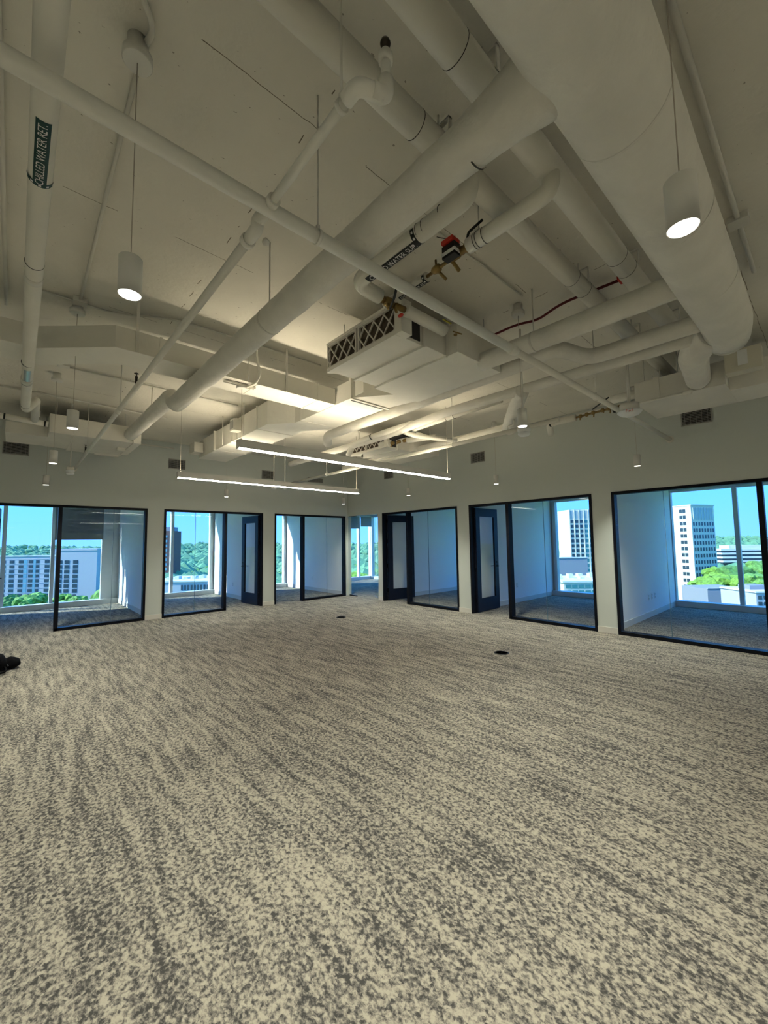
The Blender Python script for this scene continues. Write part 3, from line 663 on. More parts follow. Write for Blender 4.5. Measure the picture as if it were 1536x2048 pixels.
rect_duct(t, 'duct_run', [(-4.53,-6.10),(-4.53,-4.72),(-3.92,-4.72),(-3.92,-6.10)], 3.40, 3.64)
rect_duct(t, 'transition', [(-4.53,-6.10),(-4.20,-6.55),(-3.82,-6.55),(-3.92,-6.10)], 3.40, 3.64)
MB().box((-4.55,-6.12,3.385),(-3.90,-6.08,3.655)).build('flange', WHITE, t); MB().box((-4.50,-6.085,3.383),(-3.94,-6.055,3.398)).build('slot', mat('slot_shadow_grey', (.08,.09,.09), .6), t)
MB().box((-4.536,-4.90,3.394),(-3.914,-4.87,3.646)).build('standing_seam', WHITE, t)
MB().box((-4.545,-6.36,3.4),(-4.535,-6.20,3.64)).build('side_flange', WHITE, t)
t = thing('rectangular_duct', (-4.5,-2.8,3.4), 'white rectangular duct running away to the left wall above the linear lights', 'rectangular duct', 'white rectangular ducts')
rect_duct(t, 'duct_run', [(-4.53,-4.72),(-4.82,-4.40),(-4.78,-1.18),(-4.20,-1.18),(-4.20,-4.40),(-3.95,-4.72)], 3.40, 3.76)
for y in (-4.05,-3.25,-2.2,-3.05): MB().box((-4.835,y-.012,3.393),(-4.19,y+.012,3.767)).build('standing_seam', WHITE, t)
MB().box((-4.95,-3.45,3.50),(-4.80,-3.28,3.70)).build('damper_box', WHITE, t, .004)
MB().box((-4.955,-3.43,3.53),(-4.948,-3.30,3.67)).build('damper_plate', GRILLEF, t)
for y in (-3.62,-2.7): MB().tube([(-4.85,y,3.40),(-4.85,y,ZC)], .008, 8).build('hanger_rod', STEELW, t)
MB().box((-4.98,-1.55,3.46),(-4.80,-1.25,3.66)).build('end_box', WHITE, t, .004)
# ------------------------------------------------------------------ fan coil unit with filters
def unit():
    t = thing('fan_coil_unit', (-5.21,-6.59,3.40), 'white ceiling fan coil unit with two lattice faced filters, nearest to the centre', 'air handler', 'filter faced fan coil units')
    z0, z1 = 3.40, 3.68
    MB().box((-5.17,-7.60,z0),(-4.86,-6.59,z1)).build('coil_section', WHITE, t, .004)
    MB().box((-4.86,-7.62,z0),(-4.54,-6.59,z1)).build('fan_section', WHITE, t, .004)
    MB().box((-4.54,-7.76,z0-.012),(-3.80,-6.55,z1)).build('supply_plenum', WHITE, t, .004)
    for x in (-4.86,-4.54): MB().box((x-.010,-7.63,z0-.02),(x+.010,-6.58,z0)).build('bottom_seam', WHITE, t)
    MB().box((-5.225,-7.62,z0-.022),(-5.165,-6.58,z0+.015)).build('filter_track', WHITE, t); MB().box((-5.225,-7.62,z1-.012),(-5.165,-6.58,z1+.008)).build('filter_track', WHITE, t)
    MB().box((-5.225,-7.70,z0-.02),(-5.10,-7.62,z1)).build('end_post', WHITE, t)
    MB().box((-5.09,-7.612,z0+.03),(-4.90,-7.60,z1-.03)).build('pipe_bay_shade', BLACKP, t)  # thin black plate stands in for the shade inside the pipe recess
    for a, b in ((-7.62,-7.09),(-7.07,-6.58)):
        zz0, zz1 = z0+.012, z1-.012; f = MB()
        for k in range(14):
            y = a+.02+(b-a-.04)*k/14; wv = (b-a-.04)/14
            f.add([(-5.190,y,zz0),(-5.190,y,zz1),(-5.172,y+wv/2,zz1),(-5.172,y+wv/2,zz0),(-5.190,y+wv,zz1),(-5.190,y+wv,zz0)], [(0,1,2,3),(3,2,4,5)])
        fr = MB().box((-5.215,a,zz0),(-5.195,a+.02,zz1)).box((-5.215,b-.02,zz0),(-5.195,b,zz1)).box((-5.215,a,zz0),(-5.195,b,zz0+.02)).box((-5.215,a,zz1-.02),(-5.195,b,zz1))
        fr = fr.build('filter', LATTICE, t); f.build('filter_media', FILTERM, fr)
        hgt = zz1-zz0
        for sgn in (1,-1):
            for k in range(-2, 5):
                # diagonal strip clipped to the frame
                y0 = a+k*.14+.02; pts = []
                n = 14
                for i in range(n+1):
                    s = i/n; yy = y0+sgn*(s-.5)*.20+.07; zz = zz0+hgt*s
                    if a+.005 <= yy <= b-.005: pts.append((yy,zz))
                if len(pts) > 1:
                    (ya,za),(yb,zb) = pts[0], pts[-1]
                    dx, dz = yb-ya, zb-za; L_ = math.hypot(dx,dz); px, pz = -dz/L_*.0055, dx/L_*.0055
                    vs = [(xx,ya+s1*px,za+s1*pz) for xx in (-5.212,-5.199) for s1 in (1,-1)]+[(xx,yb+s1*px,zb+s1*pz) for xx in (-5.212,-5.199) for s1 in (1,-1)]
                    MB().add(vs, [(0,1,5,4),(2,6,7,3),(0,4,6,2),(1,3,7,5),(0,2,3,1),(4,5,7,6)]).build('lattice_strip', LATTICE, fr)
    for x, y in ((-5.05,-6.66),(-4.0,-6.62),(-4.0,-7.70)): MB().tube([(x,y,z1),(x,y,ZC)], .006, 8).build('hanger_rod', STEELW, t)
    return t
u1 = unit()
u2 = copy_tree(u1); u2.location = (-2.47,-3.42,3.40); u2['label'] = 'far white fan coil unit with lattice faced filters seen above the nearer linear light'
t = thing('fan_coil_unit', (-6.66,-1.1,3.40), 'white boxy fan coil unit hung along the left wall', 'air handler')
MB().box((-7.24,-1.86,3.40),(-6.93,-.62,3.70)).build('coil_section', WHITE, t, .005); MB().box((-6.93,-1.86,3.40),(-6.06,-.45,3.68)).build('supply_plenum', WHITE, t, .005)
MB().box((-7.75,-1.55,3.38),(-7.24,-.75,3.56)).build('return_plenum', WHITE, t, .005); MB().box((-6.10,-1.9,3.39),(-5.98,-.7,3.60)).build('end_flange', WHITE, t, .005)
MB().box((-6.5,-.55,3.37),(-6.1,-.46,3.40)).build('bottom_cleat', WHITE, t)
cb = MB().box((-6.25,-1.35,3.34),(-6.12,-1.2,3.40)); cb.build('control_box', WHITE, t, .004)
for x, y in ((-7.15,-1.75),(-6.98,-1.8),(-6.2,-1.75),(-7.2,-.8)): MB().tube([(x,y,3.68),(x,y,ZC)], .006, 8).build('hanger_rod', STEELW, t)
t = thing('condensate_pipe', (-7.6,-2.0,3.47), 'short white insulated pipe with dark ends below the left wall unit', 'pipe')
MB().tube([(-7.95,-1.98,3.53),(-7.26,-1.98,3.49)], .042, 18).build('insulated_run', PIPEW, t)
for x in (-7.76,-7.30): MB().ring((x,-1.98,3.52 if x < -7.5 else 3.49), (1,0,-.06), .042, .002, .02).build('tape_band', BLACKTAPE, t)
MB().box((-7.44,-2.08,3.56),(-7.36,-1.98,3.66)).build('bracket', STEELW, t)
t = thing('fan_coil_unit', (-1.3,-8.9,3.30), 'white boxy fan coil unit hung along the right wall near the fire strobe', 'air handler')
MB().box((-1.80,-9.34,3.30),(-.86,-8.45,3.57)).build('supply_plenum', WHITE, t, .005); MB().box((-1.55,-9.85,3.28),(-.95,-9.34,3.58)).build('fan_section', WHITE, t, .005)
MB().box((-1.812,-8.72,3.295),(-1.80,-8.66,3.575)).build('standing_seam', WHITE, t); MB().box((-1.95,-9.66,3.36),(-1.80,-9.36,3.60)).build('control_box', mat('control_box_beige', (.62,.60,.50), .5), t, .006)
MB().box((-1.955,-9.55,3.42),(-1.95,-9.47,3.58)).build('control_cover', PLATE, t)
MB().box((-1.806,-9.10,3.50),(-1.80,-9.05,3.55)).build('warning_sticker', BLACKTAPE, t)
MB().tube([(-1.84,-8.40,3.29),(-1.84,-9.05,3.29)], .014, 12).build('drain_line', PIPEW, t); MB().ring((-1.84,-9.0,3.29), (0,1,0), .02, .004, .08).build('drain_union', PIPEW, t)
for x, y in ((-1.75,-8.55),(-1.75,-8.72),(-1.75,-8.9)): MB().tube([(x,y,3.57),(x,y,ZC)], .008, 8).build('hanger_rod', STEELW, t)
t = thing('valve_pipe', (-1.5,-7.9,3.5), 'white insulated pipe with small brass valves against the right wall', 'pipe')
MB().tube([(-1.15,-7.10,3.50),(-1.15,-7.45,3.50)], .05, 18).build('insulated_run', PIPEW, t)
MB().tube(fillet([(-1.15,-7.12,3.50),(-1.15,-7.02,3.48),(-1.02,-6.98,3.36)], .08), .05, 18).build('insulated_run', PIPEW, t)
MB().tube([(-1.40,-8.05,3.56),(-1.40,-8.42,3.56)], .06, 18).build('insulated_run', PIPEW, t)
vb = MB().tube([(-1.15,-7.45,3.50),(-1.22,-8.1,3.50)], .016, 10)
for k, y in enumerate((-7.52,-7.62,-7.72,-7.86,-7.95)): vb.lathe((-1.16-.08*k*.2,y,3.50), [(.012,-.025),(.03,-.015),(.03,.015),(.012,.025)], 10, (0,1,0)).tube([(-1.16,y,3.5),(-1.18,y,3.44+.03*(k%2))], .010, 8)
vb.build('brass_valves', BRASS, t)
for y in (-7.05,-8.0): MB().ring((-1.16,y,3.49), (0,1,0), .052, .003, .02).build('tape_band', BLACKTAPE, t)
MB().tube([(-1.30,-7.75,3.52),(-1.36,-8.0,3.62)], .010, 8).build('valve_handle', BLACKP, t)
# ------------------------------------------------------------------ ceiling conduits, cable, boxes
def conduit(pts, r, lab, fil=.08, boxes=(), m=STEELW, name='conduit'):
    t = thing(name, pts[0], lab, 'conduit', 'ceiling conduits')
    MB().tube(fillet(pts, fil), r, 10).build('tube_run', m, t)
    for (x, y, s) in boxes: MB().box((x-s,y-s,ZC-.05),(x+s,y+s,ZC)).build('junction_box', STEELW, t, .003)
    return t
conduit([(-5.65,-12,3.905),(-5.60,-9.72,3.905),(-2.9,-9.72,3.905)][1:], .016, 'white conduit on the ceiling right of the big round duct', boxes=((-3.75,-9.72,.06),))
conduit([(-7.23,-7.9,3.905),(-7.21,-5.45,3.905)], .012, 'white conduit from the large left pendant to a junction box', boxes=((-7.21,-5.40,.055),))
conduit([(-7.40,-8.6,3.91),(-7.275,-8.23,3.91),(-7.205,-8.14,3.91),(-7.23,-8.03,3.91)], .013, 'curved white conduit entering the large left pendant canopy', .2)
conduit([(-7.725,-8.5,3.905),(-7.727,-4.9,3.905)], .014, 'white conduit along the left edge of the picture')
conduit([(-7.60,-5.38,3.91),(-7.3,-5.37,3.91),(-6.9,-5.36,3.91),(-6.55,-5.60,3.91),(-6.3,-5.66,3.91),(-4.7,-5.68,3.91)], .010, 'wavy white cable crossing above the rectangular duct', .2)
conduit([(-7.25,-3.55,3.905),(-4.9,-3.5,3.905)], .012, 'thin white conduit behind the rectangular duct on the left', boxes=((-7.2,-3.6,.06),))
conduit([(-8,-2.2,3.905),(-5.6,-2.0,3.905)], .012, 'thin white conduit above the left wall unit')
conduit([(-5.9,-.03,3.80),(-4.95,-.03,3.80)], .014, 'short white conduit high on the left wall')
conduit([(-.02,-6.1,3.88),(-.02,-8.2,3.88)], .014, 'white conduit high along the right wall')
conduit([(-5.35,-8.2,3.91),(-4.1,-8.2,3.91)], .008, 'thin ceiling conduit behind the red capped valve')
t = thing('red_cable', (-3.75,-8,3.86), 'dark red cable snaking above the round ducts', 'cable')
MB().tube(fillet([(-3.75,-7.3,3.86),(-3.76,-7.95,3.86),(-3.67,-8.13,3.86),(-3.78,-8.42,3.86),(-3.74,-8.95,3.86)], .12), .012, 10).build('cable_run', MAROON, t)
MB().box((-3.80,-8.98,3.84),(-3.70,-8.92,3.90)).build('connector', RED, t)
t = thing('red_cable', (-3.2,-4,3.86), 'dark red cable above the far filter unit', 'cable')
MB().tube(fillet([(-3.6,-2.5,3.86),(-3.4,-3.9,3.86),(-3.3,-5.0,3.86)], .12), .014, 10).build('cable_run', MAROON, t)

# ------------------------------------------------------------------ grilles, detectors, outlets, floor boxes, bag
def grille(wall, s, z, w_, h_, lab, sl=9):
    t = thing('air_grille', (s,0,z) if wall == 'A' else (0,s,z), lab, 'air grille', 'wall air grilles')
    def P(a, d, zz): return (a,-d,zz) if wall == 'A' else (-d,a,zz)
    MB().box(P(s-w_/2+.015,.001,z-h_/2+.015), P(s+w_/2-.015,.004,z+h_/2-.015)).build('throat', GRILLED, t)
    f = MB()
    for a, b, c, d in ((-w_/2,w_/2,-h_/2,-h_/2+.015),(-w_/2,w_/2,h_/2-.015,h_/2),(-w_/2,-w_/2+.015,-h_/2,h_/2),(w_/2-.015,w_/2,-h_/2,h_/2)):
        f.box(P(s+a,0,z+c), P(s+b,.014,z+d))
    f.build('frame', GRILLEF, t)
    for k in range(sl):
        zz = z-h_/2+.015+(h_-.03)*(k+.5)/sl
        vs = [P(s-w_/2+.015,.004,zz+.006),P(s+w_/2-.015,.004,zz+.006),P(s+w_/2-.015,.012,zz-.004),P(s-w_/2+.015,.012,zz-.004)]
        vs += [tuple(v[i]-(.0015 if i == 2 else 0) for i in range(3)) for v in vs]
        MB().add(vs, [(0,1,2,3),(7,6,5,4),(0,4,5,1),(1,5,6,2),(2,6,7,3),(3,7,4,0)]).build('slat', GRILLEF, t)
    for k in range(5):
        a = s-w_/2+.015+(w_-.03)*(k+.5)/5; MB().box(P(a-.002,.004,z-h_/2+.015), P(a+.002,.010,z+h_/2-.015)).build('cross_bar', GRILLEF, t)
grille('A', -7.62, 3.415, .37, .23, 'dark slatted grille at the far left of the left wall')
grille('A', -4.87, 3.45, .36, .23, 'slatted grille behind the left end of the farther linear light')
grille('A', -2.62, 3.43, .36, .23, 'slatted grille on the left wall between the two linear lights')
grille('A', -1.15, 3.42, .52, .14, 'wide slatted grille on the left wall near the inner corner')
grille('B', -1.90, 3.45, .36, .22, 'slatted grille on the right wall closest to the corner')
grille('B', -4.82, 3.45, .37, .23, 'slatted grille on the right wall above the second office')
grille('B', -8.75, 3.43, .38, .24, 'dark slatted grille near the fire strobe on the right wall')
def detector(x, y, z, lab, r=.055, rod=True):
    t = thing('smoke_detector', (x,y,z), lab, 'smoke detector', 'hanging white detectors')
    MB().lathe((x,y,z), [(r*.3,-.004),(r*.75,0),(r,.018),(r,.03),(r*.8,.034),(r*.8,.045),(r*1.05,.05),(r*1.05,.075),(r*.9,.08)], 24).build('sensor_body', PLATE, t)
    MB().box((x-.05,y-.05,z+.078),(x+.05,y+.05,z+.12)).build('back_box', STEELW, t, .004)
    MB().tube([(x,y,z+.12),(x,y,ZC)], .009, 8).build('hanging_rod', STEELW, t)
detector(-3.56, -2.16, 2.75, 'white detector below the farther linear light, left of a pair', .06); detector(-3.30, -2.16, 2.77, 'white detector below the farther linear light, right of a pair', .04)
detector(-6.95, -1.78, 2.76, 'white detector on a rod near the left wall', .055)
detector(-3.52, -7.85, 2.73, 'white detector directly below the right of centre pendant', .065)
t = thing('fire_strobe', (-2.42,-8.56,3.02), 'white dome fire strobe with red FIRE lettering hanging near the right wall', 'fire strobe')
MB().lathe((-2.42,-8.56,3.0), [(.02,-.012),(.05,-.006),(.095,.012),(.125,.04),(.125,.05),(.10,.06)], 32).build('dome', PLATE, t)
MB().lathe((-2.42,-8.56,3.06), [(.10,0),(.10,.075),(.09,.08)], 28).build('back_box', STEELW, t)
MB().lathe((-2.42,-8.56,2.978), [(.012,0),(.022,.008),(.024,.014)], 16).build('lens', mat('clear_strobe_lens', (.75,.8,.8), .15), t)
dv = (CAM-Vector((-2.42,-8.56,3.0))); dv.z = 0; dv.normalize(); rr_ = Vector((0,0,1)).cross(dv)
wrap_text('fire_lettering', 'FIRE', .042, Vector((-2.42,-8.56,3.034))+dv*.112, rr_, Vector((0,0,1))*.85+dv*.5, None, None, None, LETTERR, t, .006)
for dx in (-.03,.03): MB().tube([(-2.42+dx,-8.56,3.13),(-2.42+dx,-8.56,ZC)], .010, 8).build('hanging_rod', STEELW, t)
def outlet(pos, wall, lab, n=1):
    x, y, z = pos; t = thing('wall_outlet', pos, lab, 'outlet', 'wall outlets in the offices')
    def bx(a, b, d0, d1, c, d):
        return MB().box((x+a,y-d0,z+c),(x+b,y-d1,z+d)) if wall == 'y' else MB().box((x-d0,y+a,z+c),(x-d1,y+b,z+d))
    bx(-.037,.037,.008,0,-.06,.06).build('plate', PLATE, t)
    for c in (-.03,.03): bx(-.016,.016,.010,.008,c-.014,c+.014).build('socket', mat('socket_grey', (.5,.52,.52), .5), t)
outlet((2.13,-4.43,.44), 'y', 'white outlet on the side wall of the second right office')
for k, x in enumerate((2.10,2.32,2.52)): outlet((x,-7.404,.40), 'y', 'white outlet in a trio on the right edge office wall, %s' % ('leftmost','middle one','rightmost')[k])
outlet((-2.65,2.2,.40), 'x', 'outlet on the side wall of the middle left office'); outlet((.01,2.0,.42), 'x', 'outlet on the side wall of the office by the corner')
def floorbox(x, y, lab):
    t = thing('floor_box', (x,y,0), lab, 'floor box', 'round black floor boxes')
    MB().lathe((x,y,0), [(.105,0),(.105,.004),(.098,.007),(.085,.007)], 32).build('rim', BLACKP, t)
    MB().lathe((x,y,.004), [(.083,0),(.083,.003)], 28).build('lid', mat('dark_grey_lid', (.02,.02,.022), .5), t)
    MB().box((x-.02,y-.006,.0065),(x+.02,y+.006,.009)).build('lid_tab', BLACKP, t)
floorbox(-2.316, -2.82, 'round black floor box farther away, in front of the corner'); floorbox(-2.367, -6.748, 'round black floor box nearer to the right wall')
t = thing('black_bag', (-7.80,-2.75,0), 'slumped black bag lying on the carpet at the left edge', 'bag')
def blob(c, rad, seed, sq=2.6, nu=28, nv=16):
    r_ = random.Random(seed); vs = []; ph = [r_.uniform(0,6) for _ in range(4)]
    for i in range(nv+1):
        th = -math.pi/2+math.pi*i/nv
        for k in range(nu):
            a = 2*math.pi*k/nu
            f = lambda v: math.copysign(abs(v)**(2/sq), v)
            d = 1+.05*math.sin(3*a+ph[0])+.04*math.sin(5*a+4*th+ph[1])
            vs.append((c[0]+rad[0]*f(math.cos(th))*f(math.cos(a))*d, c[1]+rad[1]*f(math.cos(th))*f(math.sin(a))*d, max(.002,c[2]+rad[2]*f(math.sin(th))*(1+.06*math.sin(2*a+ph[2])))))
    fs = [(i*nu+k, i*nu+(k+1)%nu, (i+1)*nu+(k+1)%nu, (i+1)*nu+k) for i in range(nv) for k in range(nu)]
    return MB().add(vs, fs, True)
BAGC = mat('black_bag_fabric', (.004,.004,.005), .85, bump=(60,.3,.01), spec=.08)
blob((-7.88,-2.78,.13), (.28,.22,.13), 3).build('bag_body', BAGC, t)
blob((-7.56,-2.62,.075), (.11,.10,.075), 5, 2.2).build('side_pocket', BAGC, t)
MB().tube(fillet([(-7.62,-2.86,.10),(-7.58,-2.92,.05),(-7.66,-2.98,.03),(-7.78,-2.97,.06)], .05), .012, 8).build('strap', BAGC, t)
MB().tube([(-7.585,-2.70,.10),(-7.575,-2.72,.06)], .006, 8).build('zip_pull', STEEL, t)

# ------------------------------------------------------------------ the city outside
GZ = -36.0
fh = Vector((math.cos(YAW), math.sin(YAW), 0)); rh = Vector((math.sin(YAW), -math.cos(YAW), 0))
def E(lat, dep, z=0.0): 
    p = Vector((CAM.x, CAM.y, 0))+fh*dep+rh*lat; p.z = z; return p
GRASS = mat('ground_green', (.16,.28,.10), .9, var=(.02,.4))
LEAF = [mat('leaf_green_bright', (.19,.36,.045), .8, var=(1.1,.62)), mat('leaf_green_mid', (.17,.35,.065), .8, var=(1.1,.62)), mat('leaf_green_dark', (.10,.24,.05), .8, var=(1.0,.6))]
FAR = mat('distant_forest', (.13,.29,.15), .9, var=(.05,.35))
BARK = mat('bark', (.09,.06,.04), .9)
g = MB(); nseg = 48
g.add([(CAM.x,CAM.y,GZ)]+[(CAM.x+5200*math.cos(2*math.pi*k/nseg),CAM.y+5200*math.sin(2*math.pi*k/nseg),GZ) for k in range(nseg)], [(0,1+k,1+(k+1)%nseg) for k in range(nseg)])
tag(g.build('ground', GRASS), 'green ground far below the office windows', None, None, 'structure')
# icosphere template
def ico(sub):
    bm = bmesh.new(); bmesh.ops.create_icosphere(bm, subdivisions=sub, radius=1); v = np.array([x.co[:] for x in bm.verts]); f = [tuple(y.index for y in x.verts) for x in bm.faces]; bm.free(); return v, f
IV1, IF1 = ico(1); IV2, IF2 = ico(2)
def clump_mesh(name, blobs, m, V=IV2, Fc=IF2, rough=.22):
    vs = []; fs = []
    for (c, r) in blobs:
        o = len(vs); d = 1+rng.uniform(-rough, rough, len(V))
        P = V*d[:,None]*np.array(r)+np.array(c); vs += [tuple(p) for p in P]; fs += [tuple(i+o for i in f) for f in Fc]
    me = bpy.data.meshes.new(name); me.from_pydata(vs, [], fs); me.materials.append(m); me.update(); return me
tree_meshes = []
for k in range(5):
    bl = []
    for i in range(34):
        a = rng.uniform(0, 2*math.pi); h = rng.uniform(.35, 1.0); rr = math.sqrt(max(0.05,1-((h-.62)/.42)**2))*.42*rng.uniform(.55,1)
        bl.append(((rr*math.cos(a), rr*math.sin(a), h), (.17,.17,.14)))
    tree_meshes.append(clump_mesh('tree_crown', bl, LEAF[k % 3], rough=.30))
trunk_me = MB().tube([(0,0,0),(0,0,.5)], [.03,.018], 8)
tm = bpy.data.meshes.new('trunk'); tm.from_pydata(trunk_me.v, [], trunk_me.f); tm.materials.append(BARK)
def tree(lat, dep, h, k, lab, z=GZ, grp='leafy trees outside the windows'):
    p = E(lat, dep, z); t = thing('leafy_tree', p, lab, 'tree', grp)
    t.scale = (h*1.1, h*1.1, h); t.rotation_euler = (0,0,rng.uniform(0,6))
    for nm, me in (('crown', tree_meshes[k % 5]), ('trunk', tm)):
        o = bpy.data.objects.new(nm, me); col.objects.link(o); o.parent = t
def px(x, dep): return (x-768)/FPX*dep
# forest masses (uncountable)
bl = []
for i in range(5200):
    dep = 260*math.exp(rng.uniform(0, 2.5)); lat = rng.uniform(-1.15, 1.15)*dep
    s = rng.uniform(5,9)*(1+dep/1500)
    hz = GZ+7+rng.uniform(0,5)+max(0,(dep-900))*.012*(.6+.4*math.sin(lat*.004))
    bl.append((tuple(E(lat, dep, hz)), (s,s,s*.9)))
me = clump_mesh('distant_forest', bl, FAR, IV1, IF1, .2)
o = bpy.data.objects.new('distant_forest', me); col.objects.link(o); tag(o, 'endless green forest canopy stretching to the horizon', 'forest', None, 'stuff')
bl = []
for (p0_, p1_, d0_, d1_, n_, zt) in ((325,470,150,420,330,0),(545,600,140,420,170,0),(690,770,150,420,210,0),(1110,1140,230,420,60,0),(1415,1560,150,330,260,0),(190,215,200,420,60,0),(-20,210,300,420,60,0)):
    for i in range(n_):
        dep = rng.uniform(d0_, d1_); lat = px(rng.uniform(p0_, p1_), dep); s = rng.uniform(3.2,5.5)
        bl.append((tuple(E(lat, dep, GZ+rng.uniform(6,13))), (s,s,s*.8)))
me = clump_mesh('nearer_canopy', bl, LEAF[1], IV1, IF1, .3)
o = bpy.data.objects.new('nearer_canopy', me); col.objects.link(o); tag(o, 'thick mid green canopy of the nearer woods', 'woods', None, 'stuff')
wh = ['left', 'middle', 'right']
for k, (x_, dep, h) in enumerate(((395,165,17),(372,180,19),(420,190,20),(350,200,18),(440,170,16))):
    tree(px(x_,dep), dep, h, k, 'leafy tree outside the middle left office, %s of five' % ('third from left','second from left','fourth from left','first from left','fifth from left')[k])
for k, (x_, dep, h) in enumerate(((1450,165,20),(1475,185,22),(1515,170,20),(1500,205,23),(1435,195,21),(1530,150,17))):
    tree(px(x_,dep), dep, h, k*2, 'bright leafy tree outside the right edge office, %s' % ('second from left','third from left','fifth from left','fourth from left','leftmost','rightmost')[k])
for k, (x_, dep, h) in enumerate(((562,150,20),(580,165,18),(712,170,22),(735,160,19))):
    tree(px(x_,dep), dep, h, k+1, ('leafy tree outside the office by the corner, left one','leafy tree outside the office by the corner, right one','leafy tree outside the corner room, left one','leafy tree outside the corner room, right one')[k])
for k, (x_, dep, h) in enumerate(((20,200,13),(45,205,12),(70,198,14),(135,210,12),(165,212,11))):
    tree(px(x_,dep), dep, h, k+2, 'tree at the foot of the pale hotel block, %s' % ('leftmost','second from left','middle one','fourth from left','rightmost')[k])
# buildings
CREAM = mat('cream_tower_concrete', (.62,.58,.48), .8); PALEB = mat('pale_hotel_wall', (.42,.42,.44), .8); GREYB = mat('grey_block_wall', (.25,.26,.29), .8)
WHITEB = mat('white_roof', (.60,.60,.57), .8); BRICK = mat('red_brown_tower', (.16,.085,.07), .8); WIND = mat('dark_window_glass', (.035,.06,.08), .15)
TEALW = mat('teal_window_glass', (.05,.20,.22), .12); LIGHTW = mat('pale_balcony_glass', (.16,.34,.42), .3)
class Bld:
    """box building: origin at front-left bottom; ux along face, un outward normal (towards viewer)"""
    def __init__(s, name, org, ux, lab, cat='building'):
        s.o = Vector(org); s.ux = Vector(ux).normalized(); s.un = s.ux.cross(Vector((0,0,1)))
        s.t = thing(name, (s.o.x,s.o.y,GZ), lab, cat); s.cache = {}
    def P(s, a, d, z): return s.o+s.ux*a-s.un*d+Vector((0,0,z-s.o.z))
    def block(s, nm, m, a0, a1, d0, d1, z0, z1, parent=None):
        vs = [s.P(a,d,z) for z in (z0,z1) for a,d in ((a0,d0),(a1,d0),(a1,d1),(a0,d1))]
        return MB().add(vs, [(0,3,2,1),(4,5,6,7),(0,1,5,4),(1,2,6,5),(2,3,7,6),(3,0,4,7)]).build(nm, m, parent or s.t)
    def win(s, m, a, z, w_, h_, face='front', d=0.0, nm='window'):
        key = (m.name, w_, h_, face, nm)
        if face == 'front': c = s.P(a, d, z); ax, n = s.ux, s.un
        elif face == 'right': c = s.P(d, a, z); ax, n = -s.un, s.ux
        else: c = s.P(d, a, z); ax, n = -s.un, -s.ux
        if key not in s.cache:
            vs = [Vector((0,0,0))+ax*sa*w_/2+n*sd+Vector((0,0,sz*h_/2)) for sd in (-.15,.12) for sz in (-1,1) for sa in (-1,1)]
            mb = MB().add(vs, [(0,1,3,2),(4,6,7,5),(0,4,5,1),(2,3,7,6),(0,2,6,4),(1,5,7,3)])
            me = bpy.data.meshes.new(nm); me.from_pydata(mb.v, [], mb.f); me.materials.append(m); s.cache[key] = me
        o = bpy.data.objects.new(nm, s.cache[key]); col.objects.link(o); o.parent = s.t; o.location = c-Vector((s.o.x,s.o.y,GZ)); return o
def Zp(py, x_, dep): return 1.6+((1024-py)/FPX*math.cos(PITCH)+math.sin(PITCH)-(x_-768)/FPX*.0138)*dep
# hotel outside the leftmost office
D = 235; b = Bld('hotel_building', E(px(-130,D),D,GZ), rh, 'long pale hotel block with many windows outside the leftmost office')
W0 = px(116,D)-px(-130,D); W1 = px(197,D)-px(-130,D); zl = Zp(1113,50,D); zr = Zp(1097,150,D)
b.block('wing', PALEB, 0, W0, 0, 14, GZ, zl); b.block('tower_wing', PALEB, W0, W1, -.6, 16, GZ, zr)
b.block('parapet', WHITEB, 0, W0, -.3, .4, zl, zl+.7); b.block('parapet', PALEB, W0-.2, W1+.2, -.9, .2, zr-1.2, zr-.5)
b.block('stair_turret', CREAM, px(93,D)-px(-130,D), px(100,D)-px(-130,D), 3, 6, zl, zl+4.2)
fs_ = 9.45*D/FPX
for r_ in range(10):
    z = zl-3.0-r_*fs_
    for c_, x_ in enumerate((-100,-75,-50,-25,10,27,45,65,78,97)):
        b.win(WIND, px(x_,D)-px(-130,D), z, 2.7 if c_ != 8 else 2.0, 1.65)
    for x_ in (54,72): b.win(LIGHTW, px(x_,D)-px(-130,D), z, 1.9, 2.2, nm='balcony_glass') if r_ < 7 else None
    for x_ in (124,138,155): b.win(WIND, px(x_,D)-px(-130,D), z-.4, 2.8 if r_ < 7 else 1.8, 2.0 if r_ < 7 else 1.4, d=-.6)
    b.block('floor_band', PALEB, 0, W0, -.12, 0, z+fs_*.5-.1, z+fs_*.5+.1)
# red-brown tower and white low block outside the middle left office
D = 300; b = Bld('brown_tower', E(px(318,D),D,GZ), rh, 'tall red brown tower at the left of the middle left office window')
zt = Zp(1062,340,D); wt = px(346,D)-px(318,D); b.block('shaft', BRICK, 0, wt, 0, 12, GZ, zt); b.block('crown', GREYB, 1.5, wt-1.5, 1, 10, zt, zt+3)
for r_ in range(13):
    for c_ in range(3): b.win(LIGHTW if c_ == 1 else WIND, wt*(.22+.3*c_), zt-4-r_*3.4, 1.7, 1.8)
D = 125; b = Bld('white_low_block', E(px(300,D),D,GZ), rh, 'low white roofed block outside the middle left office')
zt = Zp(1163,390,D); wt = px(432,D)-px(300,D); b.block('wall', PALEB, 0, wt, 0, 20, GZ, zt); b.block('roof_slab', WHITEB, -.3, wt+.3, -.3, 20, zt, zt+.4)
for k in range(9): b.block('roof_unit', WHITEB, 1+k*2.2, 2.2+k*2.2, 3+(k*37 % 9), 5+(k*37 % 9), zt+.4, zt+1.0+.2*(k % 3))
for r_ in range(2):
    for c_ in range(10): b.win(WIND, wt*.5+c_*.98, zt-1.7-r_*2.6, .55, 1.6)
